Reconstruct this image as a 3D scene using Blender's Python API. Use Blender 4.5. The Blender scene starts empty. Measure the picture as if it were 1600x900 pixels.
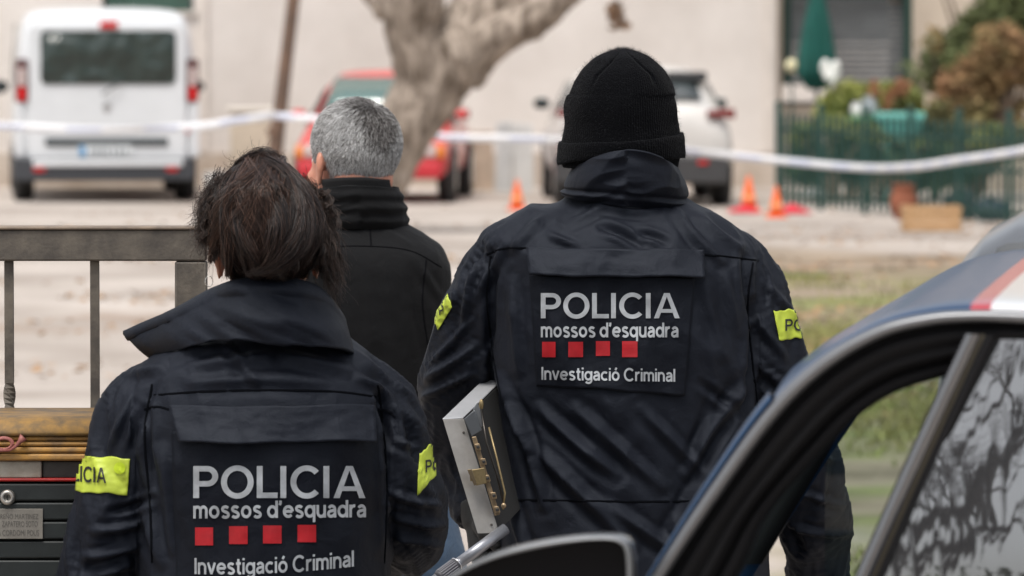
import bpy, bmesh, math, random
import numpy as np
from mathutils import Vector, Matrix
from mathutils.bvhtree import BVHTree
random.seed(3); RNG = np.random.default_rng(7)
S = bpy.context.scene
COL = S.collection
PI = math.pi

# ---------------------------------------------------------------- camera, sky, sun, exposure
FPX = 200.0/36*1600            # focal length in photo pixels
CZ = 1.85                      # eye height of the photographer
PITCH = math.atan(415/FPX)
cd = bpy.data.cameras.new('camera'); cam = bpy.data.objects.new('camera', cd); COL.objects.link(cam)
cam.location = (0, 0, CZ); cam.rotation_euler = (PI/2-PITCH, 0, 0)
cd.lens = 200; cd.sensor_width = 36; cd.clip_start = 0.5; cd.clip_end = 2000
cd.dof.use_dof = True; cd.dof.focus_distance = 9.4; cd.dof.aperture_fstop = 9.5
S.camera = cam
W = bpy.data.worlds.new('World'); S.world = W; W.use_nodes = True
nt = W.node_tree; nt.nodes.clear()
sky = nt.nodes.new('ShaderNodeTexSky'); sky.sky_type = 'NISHITA'; sky.sun_disc = False
SUN_EL, SUN_ROT = math.radians(66), math.radians(205)
sky.sun_elevation = SUN_EL; sky.sun_rotation = SUN_ROT; sky.dust_density = 4.0; sky.air_density = 1.0
hs = nt.nodes.new('ShaderNodeHueSaturation'); hs.inputs['Saturation'].default_value = 0.25
bg = nt.nodes.new('ShaderNodeBackground'); bg.inputs['Strength'].default_value = 0.15
out = nt.nodes.new('ShaderNodeOutputWorld')
nt.links.new(sky.outputs[0], hs.inputs['Color']); nt.links.new(hs.outputs[0], bg.inputs[0]); nt.links.new(bg.outputs[0], out.inputs[0])
ld = bpy.data.lights.new('sun', 'SUN'); sun = bpy.data.objects.new('sun', ld); COL.objects.link(sun)
ld.energy = 1.5; ld.angle = math.radians(18); ld.color = (1, 0.95, 0.88)
sd = Vector((math.sin(SUN_ROT)*math.cos(SUN_EL), math.cos(SUN_ROT)*math.cos(SUN_EL), math.sin(SUN_EL)))
sun.rotation_euler = sd.to_track_quat('Z', 'Y').to_euler()
S.view_settings.view_transform = 'Standard'; S.view_settings.look = 'None'
S.view_settings.gamma = 1; S.view_settings.exposure = 0.45
S.view_settings.use_curve_mapping = False
try: S.cycles.use_denoising = True
except Exception: pass

# ---------------------------------------------------------------- helpers
CP, SP = math.cos(PITCH), math.sin(PITCH)
def at(px, py, D):
    """world point on the ray through photo pixel (px,py) at world depth y=D"""
    dx = px-800; dy = FPX*CP + (450-py)*SP; dz = -FPX*SP + (450-py)*CP
    k = D/dy
    return Vector((dx*k, D, CZ+dz*k))
def proj(P):
    """world (N,3) -> photo pixels (N,2)"""
    x = P[:, 0]; y = P[:, 1]; z = P[:, 2]-CZ
    f = y*CP - z*SP; u = y*SP + z*CP
    return np.stack([800+FPX*x/f, 450-FPX*u/f], 1)
def gd(py):      # depth of the ground seen at row py
    return CZ*FPX/(py-35)

def tag(o, label=None, cat=None, group=None, kind=None):
    if label: o['label'] = label
    if cat: o['category'] = cat
    if group: o['group'] = group
    if kind: o['kind'] = kind
    return o
def thing(name, loc, label, cat, group=None, rz=0):
    o = bpy.data.objects.new(name, None); COL.objects.link(o)
    o.location = loc; o.rotation_euler = (0, 0, rz); o.empty_display_size = .2
    o.matrix_basis = Matrix.LocRotScale(Vector(loc), Matrix.Rotation(rz, 3, 'Z'), None)
    return tag(o, label, cat, group)
def rootmat(o):
    M = Matrix()
    while o is not None:
        M = o.matrix_basis @ M; o = o.parent
    return M
def mkobj(name, V, Fc, mat, parent=None, world=True, smooth=False, bev=0, sub=0, solid=0, loc=None, soff=1.0, kind=None):
    me = bpy.data.meshes.new(name)
    V = np.asarray(V, float).reshape(-1, 3)
    if parent is not None and world:
        M = np.array(rootmat(parent).inverted()); V = V @ M[:3, :3].T + M[:3, 3]
    if isinstance(Fc, np.ndarray) and Fc.ndim == 2:
        n, k = Fc.shape
        me.vertices.add(len(V)); me.vertices.foreach_set('co', V.astype(np.float32).ravel())
        me.loops.add(n*k); me.loops.foreach_set('vertex_index', Fc.astype(np.int32).ravel())
        me.polygons.add(n); me.polygons.foreach_set('loop_start', np.arange(0, n*k, k, dtype=np.int32))
        me.polygons.foreach_set('loop_total', np.full(n, k, dtype=np.int32))
        me.update(calc_edges=True); me.validate()
    else:
        me.from_pydata([tuple(v) for v in V], [], [list(map(int, f)) for f in Fc]); me.update()
    if smooth:
        me.polygons.foreach_set('use_smooth', np.ones(len(me.polygons), bool))
    o = bpy.data.objects.new(name, me); COL.objects.link(o)
    if mat: me.materials.append(mat)
    if parent is not None: o.parent = parent
    if loc is not None: o.location = loc
    if solid:
        m = o.modifiers.new('solid', 'SOLIDIFY'); m.thickness = solid; m.offset = soff
    if bev:
        m = o.modifiers.new('bevel', 'BEVEL'); m.width = bev; m.segments = 2; m.limit_method = 'ANGLE'; m.angle_limit = .6
        me.polygons.foreach_set('use_smooth', np.ones(len(me.polygons), bool))
        try: me.set_sharp_from_angle(angle=.6)
        except Exception: pass
    if sub:
        m = o.modifiers.new('sub', 'SUBSURF'); m.levels = sub; m.render_levels = sub
    if kind: o['kind'] = kind
    return o

class MB:
    def __init__(s): s.v = []; s.f = []
    def add(s, V, F):
        b = len(s.v); s.v += [tuple(v) for v in V]; s.f += [[int(i)+b for i in f] for f in F]; return s
    def box(s, c, d, rz=0, M=None):
        hx, hy, hz = d[0]/2, d[1]/2, d[2]/2
        P = [Vector((x*hx, y*hy, z*hz)) for x in (-1, 1) for y in (-1, 1) for z in (-1, 1)]
        R = M if M is not None else Matrix.Rotation(rz, 3, 'Z')
        P = [R @ p + Vector(c) for p in P]
        return s.add(P, [(0, 1, 3, 2), (4, 6, 7, 5), (0, 4, 5, 1), (2, 3, 7, 6), (0, 2, 6, 4), (1, 5, 7, 3)])
    def hexa(s, o, a, b, c):     # box from a corner and three edge vectors
        o, a, b, c = map(Vector, (o, a, b, c))
        P = [o+a*i+b*j+c*k for i in (0, 1) for j in (0, 1) for k in (0, 1)]
        return s.add(P, [(0, 1, 3, 2), (4, 6, 7, 5), (0, 4, 5, 1), (2, 3, 7, 6), (0, 2, 6, 4), (1, 5, 7, 3)])
    def plate(s, pts, D, t):     # pixel outline at depth D, thickness t away from the viewer
        n = len(pts); fr = [at(x, y, D) for x, y in pts]; bk = [p+Vector((0, t, 0)) for p in fr]
        F = [list(range(n)), list(range(2*n-1, n-1, -1))] + [(i, n+i, n+(i+1) % n, (i+1) % n) for i in range(n)]
        return s.add(fr+bk, F)
    def prism(s, pts, vec):
        n = len(pts); fr = [Vector(p) for p in pts]; bk = [p+Vector(vec) for p in fr]
        F = [list(range(n)), list(range(2*n-1, n-1, -1))] + [(i, n+i, n+(i+1) % n, (i+1) % n) for i in range(n)]
        return s.add(fr+bk, F)
    def tube(s, pts, rad, n=8, cap=True):
        V, F = tube(pts, rad, n, cap); return s.add(V, F)
    def lathe(s, prof, c=(0, 0, 0), n=24, M=None):   # prof: (r,z)
        c = Vector(c); V = []; R = M or Matrix.Identity(3)
        for r, z in prof:
            for i in range(n):
                a = 2*PI*i/n; V.append(R @ Vector((r*math.cos(a), r*math.sin(a), z)) + c)
        F = []
        for k in range(len(prof)-1):
            for i in range(n):
                j = (i+1) % n; F.append((k*n+i, k*n+j, (k+1)*n+j, (k+1)*n+i))
        F.append(list(range(n-1, -1, -1))); F.append([(len(prof)-1)*n+i for i in range(n)])
        return s.add(V, F)
    def build(s, name, mat, parent=None, **k): return mkobj(name, s.v, s.f, mat, parent, **k)

def catmull(P, m):
    P = np.asarray(P, float); n = len(P)
    if n < 3: 
        t = np.linspace(0, 1, m)[:, None]; return P[0]*(1-t)+P[-1]*t
    Q = np.vstack([2*P[0]-P[1], P, 2*P[-1]-P[-2]])
    t = np.linspace(0, n-1-1e-9, m); i = t.astype(int); u = (t-i)[:, None]
    p0, p1, p2, p3 = Q[i], Q[i+1], Q[i+2], Q[i+3]
    return .5*((2*p1)+(-p0+p2)*u+(2*p0-5*p1+4*p2-p3)*u**2+(-p0+3*p1-3*p2+p3)*u**3)
def tube(pts, rad, n=8, cap=True):
    P = np.asarray([tuple(p) for p in pts], float); m = len(P)
    r = np.full(m, rad, float) if np.isscalar(rad) else np.asarray(rad, float)
    T = np.gradient(P, axis=0); T /= np.linalg.norm(T, axis=1)[:, None]+1e-12
    up = np.array([0, 0, 1.]) if abs(T[0, 2]) < .9 else np.array([0, 1., 0])
    V = []; N = np.cross(T[0], up); N /= np.linalg.norm(N)
    for i in range(m):
        N = N-T[i]*np.dot(N, T[i]); N /= np.linalg.norm(N); B = np.cross(T[i], N)
        a = np.arange(n)*2*PI/n
        V.append(P[i]+r[i]*(np.cos(a)[:, None]*N+np.sin(a)[:, None]*B))
    V = np.vstack(V); F = []
    for k in range(m-1):
        for i in range(n):
            j = (i+1) % n; F.append((k*n+i, k*n+j, (k+1)*n+j, (k+1)*n+i))
    if cap: F.append(list(range(n-1, -1, -1))); F.append([(m-1)*n+i for i in range(n)])
    return V, F
def gridfaces(nu, nv, wrap=False):
    u = np.arange(nu-1)[:, None]; v = np.arange(nv if wrap else nv-1)[None]; v2 = (v+1) % nv
    a = u*nv+v; b = u*nv+v2; c = (u+1)*nv+v2; d = (u+1)*nv+v
    return np.stack([a, b, c, d], -1).reshape(-1, 4)
def _h(i, s):
    x = np.sin(i[..., 0]*127.1+i[..., 1]*311.7+i[..., 2]*74.7+s*19.19)*43758.5453
    return x-np.floor(x)
def vn(P, s=0):
    i = np.floor(P); f = P-i; f = f*f*(3-2*f); r = 0
    for dx in (0, 1):
        for dy in (0, 1):
            for dz in (0, 1):
                w = (f[:, 0] if dx else 1-f[:, 0])*(f[:, 1] if dy else 1-f[:, 1])*(f[:, 2] if dz else 1-f[:, 2])
                r = r+w*_h(i+np.array([dx, dy, dz]), s)
    return r*2-1
def fbm(P, s=0, o=3):
    r = 0; a = 1
    for k in range(o): r = r+a*vn(P*2**k, s+k*7); a *= .5
    return r

# ---------------------------------------------------------------- materials
MATS = {}
def mat(name, col, rough=.6, metal=0, var=0, vscale=4, bump=0, bscale=40, bdist=.01, col2=None, spec=.5, sheen=0, coat=0, trans=0, ior=1.45,
        alpha=1, island=0, stretch=None, streak=0, detail=4, emis=None):
    if name in MATS: return MATS[name]
    m = bpy.data.materials.new(name); m.use_nodes = True; MATS[name] = m
    t = m.node_tree; N = t.nodes; L = t.links; b = N['Principled BSDF']
    b.inputs['Roughness'].default_value = rough; b.inputs['Metallic'].default_value = metal
    b.inputs['Specular IOR Level'].default_value = spec; b.inputs['IOR'].default_value = ior
    b.inputs['Sheen Weight'].default_value = sheen; b.inputs['Coat Weight'].default_value = coat; b.inputs['Coat Roughness'].default_value = .08
    b.inputs['Transmission Weight'].default_value = trans; b.inputs['Alpha'].default_value = alpha
    c = (*col, 1); b.inputs['Base Color'].default_value = c
    tc = N.new('ShaderNodeTexCoord'); src = tc.outputs['Object']
    if stretch:
        mp = N.new('ShaderNodeMapping'); mp.inputs['Scale'].default_value = stretch; L.new(src, mp.inputs[0]); src = mp.outputs[0]
    last = None
    if var or col2:
        n = N.new('ShaderNodeTexNoise'); n.inputs['Scale'].default_value = vscale; n.inputs['Detail'].default_value = detail+2; n.inputs['Roughness'].default_value = .65
        L.new(src, n.inputs['Vector'])
        r = N.new('ShaderNodeValToRGB'); L.new(n.outputs['Fac'], r.inputs[0])
        c2 = col2 or tuple(max(0, x*(1-var)) for x in col)
        hi = col if col2 else tuple(min(1, x*(1+var*.5)) for x in col)
        r.color_ramp.elements[0].position = .38; r.color_ramp.elements[1].position = .64
        r.color_ramp.elements[0].color = (*c2, 1); r.color_ramp.elements[1].color = (*hi, 1)
        last = r.outputs[0]
    if island:
        g = N.new('ShaderNodeNewGeometry'); mr = N.new('ShaderNodeMapRange'); L.new(g.outputs['Random Per Island'], mr.inputs[0])
        mr.inputs['To Min'].default_value = 1-island; mr.inputs['To Max'].default_value = 1+island
        mx = N.new('ShaderNodeMix'); mx.data_type = 'RGBA'; mx.blend_type = 'MULTIPLY'; mx.inputs[0].default_value = 1
        if last: L.new(last, mx.inputs[6])
        else: mx.inputs[6].default_value = c
        L.new(mr.outputs[0], mx.inputs[7]); last = mx.outputs[2]
    if last: L.new(last, b.inputs['Base Color'])
    if bump:
        n = N.new('ShaderNodeTexNoise'); n.inputs['Scale'].default_value = bscale; n.inputs['Detail'].default_value = detail
        L.new(src, n.inputs['Vector'])
        bp = N.new('ShaderNodeBump'); bp.inputs['Strength'].default_value = bump; bp.inputs['Distance'].default_value = bdist
        L.new(n.outputs['Fac'], bp.inputs['Height']); L.new(bp.outputs[0], b.inputs['Normal'])
    if emis: b.inputs['Emission Color'].default_value = (*emis[0], 1); b.inputs['Emission Strength'].default_value = emis[1]
    return m

def fabric(name, col, rough, weave=900, wb=.25, crumple=.35, sheen=.15, spec=.35, tint=(1, 1, 1, 1)):
    m = bpy.data.materials.new(name); m.use_nodes = True; MATS[name] = m
    t = m.node_tree; N = t.nodes; L = t.links; b = N['Principled BSDF']
    b.inputs['Roughness'].default_value = rough; b.inputs['Sheen Weight'].default_value = sheen; b.inputs['Sheen Roughness'].default_value = .5
    b.inputs['Specular IOR Level'].default_value = spec; b.inputs['Specular Tint'].default_value = tint
    tc = N.new('ShaderNodeTexCoord')
    n0 = N.new('ShaderNodeTexNoise'); n0.inputs['Scale'].default_value = 6; n0.inputs['Detail'].default_value = 6; L.new(tc.outputs['Object'], n0.inputs[0])
    r = N.new('ShaderNodeValToRGB'); r.color_ramp.elements[0].position = .3; r.color_ramp.elements[1].position = .75
    r.color_ramp.elements[0].color = (*[c*.8 for c in col], 1); r.color_ramp.elements[1].color = (*[c*1.2 for c in col], 1)
    L.new(n0.outputs['Fac'], r.inputs[0]); L.new(r.outputs[0], b.inputs['Base Color'])
    n1 = N.new('ShaderNodeTexNoise'); n1.inputs['Scale'].default_value = 30; n1.inputs['Detail'].default_value = 5; n1.inputs['Distortion'].default_value = .6; n1.inputs['Roughness'].default_value = .55
    n2 = N.new('ShaderNodeTexNoise'); n2.inputs['Scale'].default_value = weave; n2.inputs['Detail'].default_value = 1
    L.new(tc.outputs['Object'], n1.inputs[0]); L.new(tc.outputs['Object'], n2.inputs[0])
    b1 = N.new('ShaderNodeBump'); b1.inputs['Strength'].default_value = crumple; b1.inputs['Distance'].default_value = .012
    b2 = N.new('ShaderNodeBump'); b2.inputs['Strength'].default_value = wb; b2.inputs['Distance'].default_value = .0012
    L.new(n1.outputs['Fac'], b1.inputs['Height']); L.new(n2.outputs['Fac'], b2.inputs['Height'])
    L.new(b1.outputs[0], b2.inputs['Normal']); L.new(b2.outputs[0], b.inputs['Normal'])
    return m
def remesh(V, F, voxel, smooth=2, fac=.5):
    me = bpy.data.meshes.new('tmp'); me.from_pydata([tuple(v) for v in V], [], [list(map(int, f)) for f in F]); me.update()
    bm = bmesh.new(); bm.from_mesh(me); bmesh.ops.recalc_face_normals(bm, faces=bm.faces); bm.to_mesh(me); bm.free()
    o = bpy.data.objects.new('tmp', me); COL.objects.link(o)
    m = o.modifiers.new('r', 'REMESH'); m.mode = 'VOXEL'; m.voxel_size = voxel; m.adaptivity = 0
    if smooth:
        s = o.modifiers.new('s', 'SMOOTH'); s.factor = fac; s.iterations = smooth
    dg = bpy.context.evaluated_depsgraph_get(); dg.update()
    m2 = bpy.data.meshes.new_from_object(o.evaluated_get(dg))
    n = len(m2.vertices); co = np.empty(n*3, np.float32); m2.vertices.foreach_get('co', co)
    lt = np.empty(len(m2.polygons), np.int32); m2.polygons.foreach_get('loop_total', lt)
    vi = np.empty(len(m2.loops), np.int32); m2.loops.foreach_get('vertex_index', vi)
    FF = vi.reshape(-1, 4) if (lt == 4).all() else [list(p.vertices) for p in m2.polygons]
    bpy.data.objects.remove(o); bpy.data.meshes.remove(me); bpy.data.meshes.remove(m2)
    return co.reshape(-1, 3).astype(float), FF
def vnormals(V, F):
    F = np.asarray(F); a, b, c, d = V[F[:, 0]], V[F[:, 1]], V[F[:, 2]], V[F[:, 3]]
    fn = np.cross(c-a, d-b); N = np.zeros_like(V)
    for k in range(4): np.add.at(N, F[:, k], fn)
    return N/(np.linalg.norm(N, axis=1)[:, None]+1e-12)
def union(parts):
    V = np.zeros((0, 3)); F = []
    for v, f in parts:
        F += [[int(i)+len(V) for i in q] for q in f]; V = np.vstack([V, np.asarray(v, float).reshape(-1, 3)])
    return V, F
def ellipsoid(c, r, n=20, M=None):
    V = []; F = []
    for k in range(n+1):
        t = PI*k/n
        for i in range(n*2):
            a = PI*i/n; V.append((r[0]*math.sin(t)*math.cos(a), r[1]*math.sin(t)*math.sin(a), r[2]*math.cos(t)))
    V = np.array(V)
    if M is not None: V = V @ np.array(M).T
    V = V+np.array(c)
    m = 2*n
    for k in range(n):
        for i in range(m): F.append((k*m+i, (k+1)*m+i, (k+1)*m+(i+1) % m, k*m+(i+1) % m))
    return V, F
def loft(secs, m=60, n=48):
    """secs rows: (z, cx, cy, hw, hd, exponent) -> closed solid"""
    Q = catmull(np.array(secs, float), m); V = []
    a = np.arange(n)*2*PI/n; ca, sa = np.cos(a), np.sin(a)
    for z, cx, cy, hw, hd, e in Q:
        x = np.sign(ca)*np.abs(ca)**(2/e)*hw+cx; y = np.sign(sa)*np.abs(sa)**(2/e)*hd+cy
        V.append(np.stack([x, y, np.full(n, z)], 1))
    V = np.vstack(V); F = gridfaces(m, n, True).tolist()
    F.append(list(range(n))[::-1]); F.append([(m-1)*n+i for i in range(n)])
    return V, F
def bvh(V, F): return BVHTree.FromPolygons([tuple(v) for v in V], [tuple(map(int, f)) for f in F])
def hit(B, px, py, D):
    q = at(px, py, D-.12); h = ray_y(B, q.x, q.z, D-1.2)
    if h is None: q = at(px, py, D); h = ray_y(B, q.x, q.z, D-1.2)
    if h is None or abs(h-D) > .45: return q, None
    q = at(px, py, h); h2 = ray_y(B, q.x, q.z, D-1.2)
    return q, (h2 if h2 is not None and abs(h2-D) < .45 else None)
def ray_y(B, x, z, y0):
    h = B.ray_cast(Vector((x, y0, z)), Vector((0, 1, 0)))
    return h[0].y if h[0] is not None else None
# ================================================================ ground
def ground_material():
    m = bpy.data.materials.new('ground_soil'); m.use_nodes = True
    t = m.node_tree; N = t.nodes; L = t.links; b = N['Principled BSDF']; b.inputs['Roughness'].default_value = .9
    b.inputs['Specular IOR Level'].default_value = .2
    tc = N.new('ShaderNodeTexCoord'); P = tc.outputs['Object']
    def noise(scale, det=5, st=None, dist=0):
        n = N.new('ShaderNodeTexNoise'); n.inputs['Scale'].default_value = scale; n.inputs['Detail'].default_value = det; n.inputs['Distortion'].default_value = dist
        if st:
            mp = N.new('ShaderNodeMapping'); mp.inputs['Scale'].default_value = st; L.new(P, mp.inputs[0]); L.new(mp.outputs[0], n.inputs[0])
        else: L.new(P, n.inputs[0])
        return n.outputs['Fac']
    def ramp(f, a, b_, c0=(0, 0, 0), c1=(1, 1, 1)):
        r = N.new('ShaderNodeValToRGB'); r.color_ramp.elements[0].position = a; r.color_ramp.elements[1].position = b_
        r.color_ramp.elements[0].color = (*c0, 1); r.color_ramp.elements[1].color = (*c1, 1); L.new(f, r.inputs[0]); return r.outputs[0]
    def mix(f, a, c):
        x = N.new('ShaderNodeMix'); x.data_type = 'RGBA'
        if isinstance(f, float): x.inputs[0].default_value = f
        else: L.new(f, x.inputs[0])
        for i, v in ((6, a), (7, c)):
            if isinstance(v, tuple): x.inputs[i].default_value = (*v, 1)
            else: L.new(v, x.inputs[i])
        return x.outputs[2]
    def math_(op, a, b_=None, clamp=True):
        x = N.new('ShaderNodeMath'); x.operation = op; x.use_clamp = clamp
        for i, v in ((0, a), (1, b_)):
            if v is None: continue
            if isinstance(v, (int, float)): x.inputs[i].default_value = v
            else: L.new(v, x.inputs[i])
        return x.outputs[0]
    base = ramp(noise(.5, 8), .35, .68, (.31, .265, .23), (.53, .475, .43))
    base = mix(math_('MULTIPLY', ramp(noise(30, 3), .45, .7), .35), base, (.30, .26, .225))
    # brown litter band
    sep = N.new('ShaderNodeSeparateXYZ'); L.new(P, sep.inputs[0]); X, Y = sep.outputs[0], sep.outputs[1]
    wob = math_('MULTIPLY', noise(.25, 4), 9.0, False)
    Yw = math_('ADD', Y, wob, False)
    def band(v, lo, hi, soft):
        mr = N.new('ShaderNodeMapRange'); mr.interpolation_type = 'SMOOTHSTEP'; L.new(v, mr.inputs[0]); mr.inputs[1].default_value = lo; mr.inputs[2].default_value = lo+soft
        m2 = N.new('ShaderNodeMapRange'); m2.interpolation_type = 'SMOOTHSTEP'; L.new(v, m2.inputs[0]); m2.inputs[1].default_value = hi-soft; m2.inputs[2].default_value = hi; m2.inputs[3].default_value = 1; m2.inputs[4].default_value = 0
        return math_('MULTIPLY', mr.outputs[0], m2.outputs[0])
    litter = math_('MULTIPLY', band(Yw, 37, 43, 2.5), ramp(noise(1.1, 5), .42, .6))
    base = mix(math_('MULTIPLY', litter, .65), base, (.25, .165, .11))
    xw = math_('ADD', X, math_('MULTIPLY', noise(.6, 4), 2.0, False), False)
    soil = math_('MULTIPLY', band(xw, 1.6, 30, .8), band(Yw, 15, 52.5, 3))
    base = mix(math_('MULTIPLY', soil, .85), base, ramp(noise(1.4, 6), .35, .65, (.13, .095, .055), (.36, .28, .20)))
    gr = math_('MULTIPLY', soil, ramp(noise(.75, 6), .44, .62))
    gr = math_('MULTIPLY', gr, band(Yw, 10, 47, 3))
    base = mix(math_('MULTIPLY', gr, .8), base, ramp(noise(5, 5), .3, .7, (.10, .13, .035), (.25, .27, .09)))
    L.new(base, b.inputs['Base Color'])
    bp = N.new('ShaderNodeBump'); bp.inputs['Strength'].default_value = .6; bp.inputs['Distance'].default_value = .02
    L.new(noise(18, 6), bp.inputs['Height']); L.new(bp.outputs[0], b.inputs['Normal'])
    return m
gx = np.linspace(-300, 300, 61); gy = np.linspace(-100, 500, 61)
GX, GY = np.meshgrid(gx, gy, indexing='ij')
tag(mkobj('ground', np.stack([GX, GY, 0*GX], -1).reshape(-1, 3), gridfaces(61, 61)[:, ::-1], ground_material()), kind='structure')

def blades(N_, xr, yr, h, name, m, cond, wid=.010):
    P = np.stack([RNG.uniform(*xr, N_), RNG.uniform(*yr, N_), np.zeros(N_)], 1)
    P = P[cond(P)]; n = len(P); a = RNG.uniform(0, 2*PI, n); hh = h*RNG.uniform(.4, 1.2, n); w = wid
    d = np.stack([np.cos(a), np.sin(a), 0*a], 1)*w; lean = np.stack([RNG.normal(0, .4, n)*hh, RNG.normal(0, .4, n)*hh, hh], 1)
    V = np.stack([P-d, P+d, P+lean], 1).reshape(-1, 3); F = np.arange(3*n).reshape(-1, 3)
    return tag(mkobj(name, V, F, m), kind='stuff')
def gcond(P):
    q = fbm(P*np.array([.7, .45, 0]), 3, 4); 
    return (P[:, 0] > 1.5+.9*vn(P*.5, 9)+.35*RNG.normal(size=len(P))) & (q+.35*RNG.normal(size=len(P)) > .28) & (P[:, 1] < 43+3*vn(P*.4, 5))
blades(150000, (0.8, 5.5), (14, 47), .045, 'grass', mat('grass_blade', (.20, .24, .07), .8, island=.45, col2=(.30, .26, .11), vscale=.8), gcond)
# fallen leaves and pebbles on the dirt
n = 9000; P = np.stack([RNG.uniform(-5, 6, n), RNG.normal(38, 7, n), np.full(n, .012)], 1)
P = P[(fbm(P*.5, 12, 3) > .25) | ((P[:, 0] > 1) & (fbm(P*.8, 14, 3) > -.1))]; n = len(P)
a = RNG.uniform(0, 2*PI, n); s_ = RNG.uniform(.02, .05, n)
d1 = np.stack([np.cos(a), np.sin(a), RNG.uniform(-.3, .3, n)], 1)*s_[:, None]; d2 = np.stack([-np.sin(a), np.cos(a), RNG.uniform(-.3, .5, n)], 1)*s_[:, None]*.6
tag(mkobj('fallen_leaves', np.stack([P-d1, P-d2, P+d1, P+d2], 1).reshape(-1, 3)+[0, 0, .015], np.arange(4*n).reshape(-1, 4), mat('dry_leaf', (.28, .17, .09), .8, island=.5)), kind='stuff')

# ================================================================ pale building
render_m = mat('wall_render', (.74, .69, .645), .9, col2=(.60, .55, .505), vscale=.45, bump=.4, bscale=60, bdist=.02)
bld = thing('building', at(600, 292, 64.5), 'large beige rendered building filling the background behind the van', 'building')
bld.location.z = 0; bld.matrix_basis = Matrix.Translation(bld.location)
WD = 64.0
def X(px, D): return at(px, 300, D)[0]
def Z(py, D): return at(800, py, D)[2]
xl, xr = X(-500, WD), X(1213, WD)
wx0, wx1, wz = X(160, WD), X(303, WD), Z(22, WD)
mb = MB()
mb.box(((xl+wx0)/2, WD+3, 3.5), (wx0-xl, 6, 7)); mb.box(((wx1+xr)/2, WD+3, 3.5), (xr-wx1, 6, 7))
mb.box(((wx0+wx1)/2, WD+3.002, wz/2), (wx1-wx0, 6, wz)); mb.box(((wx0+wx1)/2, WD+3.002, (wz+1.3+7)/2), (wx1-wx0, 6, 7-wz-1.3))
mb.build('wall', render_m, bld)
# base band of stained render, raised joints
stain = mat('wall_base_stain', (.40, .325, .26), .9, col2=(.52, .45, .385), vscale=2.5)
MB().box(((xl+xr)/2, WD-.015, .19), (xr-xl, .03, .38)).build('plinth', stain, bld)
for px in (318, 1200):
    MB().box((X(px, WD), WD-.02, 3.69), (.10, .036, 6.6)).build('pilaster', mat('pilaster_render', (.66, .60, .545), .9, var=.08), bld)
sh = MB(); k = 0
zz = wz+.03
while zz < wz+1.25:
    sh.box(((wx0+wx1)/2, WD+.12, zz), (wx1-wx0-.1, .03, .046)); zz += .05
sh.build('roller_shutter', mat('green_shutter', (.045, .10, .075), .5, var=.2), bld, kind='stuff')
MB().box(((wx0+wx1)/2, WD+.03, wz+.012), (wx1-wx0+.1, .16, .05)).build('window_sill', mat('sill_stone', (.5, .46, .42), .8, var=.2), bld)

# right-hand lower house with grey roller shutter
RD = 66.0
h2 = thing('house', (X(1400, RD), RD, 0), 'beige house with grey roller shutter behind the green fence', 'house')
sx0, sx1, sz = X(1222, RD), X(1424, RD), Z(132, RD)
mb = MB()
hx1 = X(2200, RD); zt = Z(-14, RD)
wm2 = mat('house_wall', (.56, .48, .39), .9, col2=(.44, .37, .30), vscale=1.2)
mb.box((X(1207, RD), RD+2, 3), (sx0-X(1192, RD), 4, 6))
mb.box(((sx1+hx1)/2, RD+2, 3), (hx1-sx1, 4, 6)); mb.box(((sx0+sx1)/2, RD+2, sz/2-.2), (sx1-sx0, 4, sz-.1))
mb.box(((sx0+sx1)/2, RD+2, (zt+6)/2), (sx1-sx0, 3.99, 6-zt))
mb.build('wall', wm2, h2)
slat_m = mat('grey_slat', (.16, .17, .175), .45, metal=.3, var=.15)
sh = MB(); zz = sz+.03
while zz < zt-.1:
    sh.box(((sx0+sx1)/2, RD+.10, zz), (sx1-sx0-.2, .035, .060)); zz += .068
sh.build('roller_shutter', slat_m, h2, kind='stuff')
fr = mat('dark_green_frame', (.015, .045, .035), .4)
for x in (sx0+.05, sx1-.05): MB().box((x, RD+.04, (sz+zt)/2), (.1, .12, zt-sz)).build('shutter_frame', fr, h2)
MB().box(((sx0+sx1)/2, RD+.04, zt-.03), (sx1-sx0-.21, .12, .10)).build('shutter_box', fr, h2)

# ================================================================ leafy bushes
def leafball(name, blobs, N_, size, m, parent, flat=.7):
    """many leaf quads scattered through the volume of a few ellipsoids"""
    w = np.array([b[3]*b[4]*b[5] for b in blobs]); w = w/w.sum()
    idx = RNG.choice(len(blobs), N_, p=w); B = np.array(blobs)[idx]
    d = RNG.normal(size=(N_, 3)); d /= np.linalg.norm(d, axis=1)[:, None]
    r = RNG.uniform(.45, 1.05, N_)**.6*RNG.choice([1, 1, 1, 1.22], N_)
    P = B[:, :3]+d*B[:, 3:6]*r[:, None]; P = P+.12*np.stack([vn(P*3, 1), vn(P*3, 2), vn(P*3, 3)], 1)
    keep = (vn(P*2.3, 5) > -.45) & (P[:, 2] > .02); P = P[keep]; n = len(P)
    a = RNG.normal(size=(n, 3)); a /= np.linalg.norm(a, axis=1)[:, None]; c = np.cross(a, RNG.normal(size=(n, 3))); c /= np.linalg.norm(c, axis=1)[:, None]
    s = size*RNG.uniform(.6, 1.4, n)[:, None]
    V = np.stack([P-a*s, P+c*s*.5, P+a*s, P-c*s*.5], 1).reshape(-1, 3)
    return mkobj(name, V, np.arange(4*n).reshape(-1, 4), m, parent)
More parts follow.
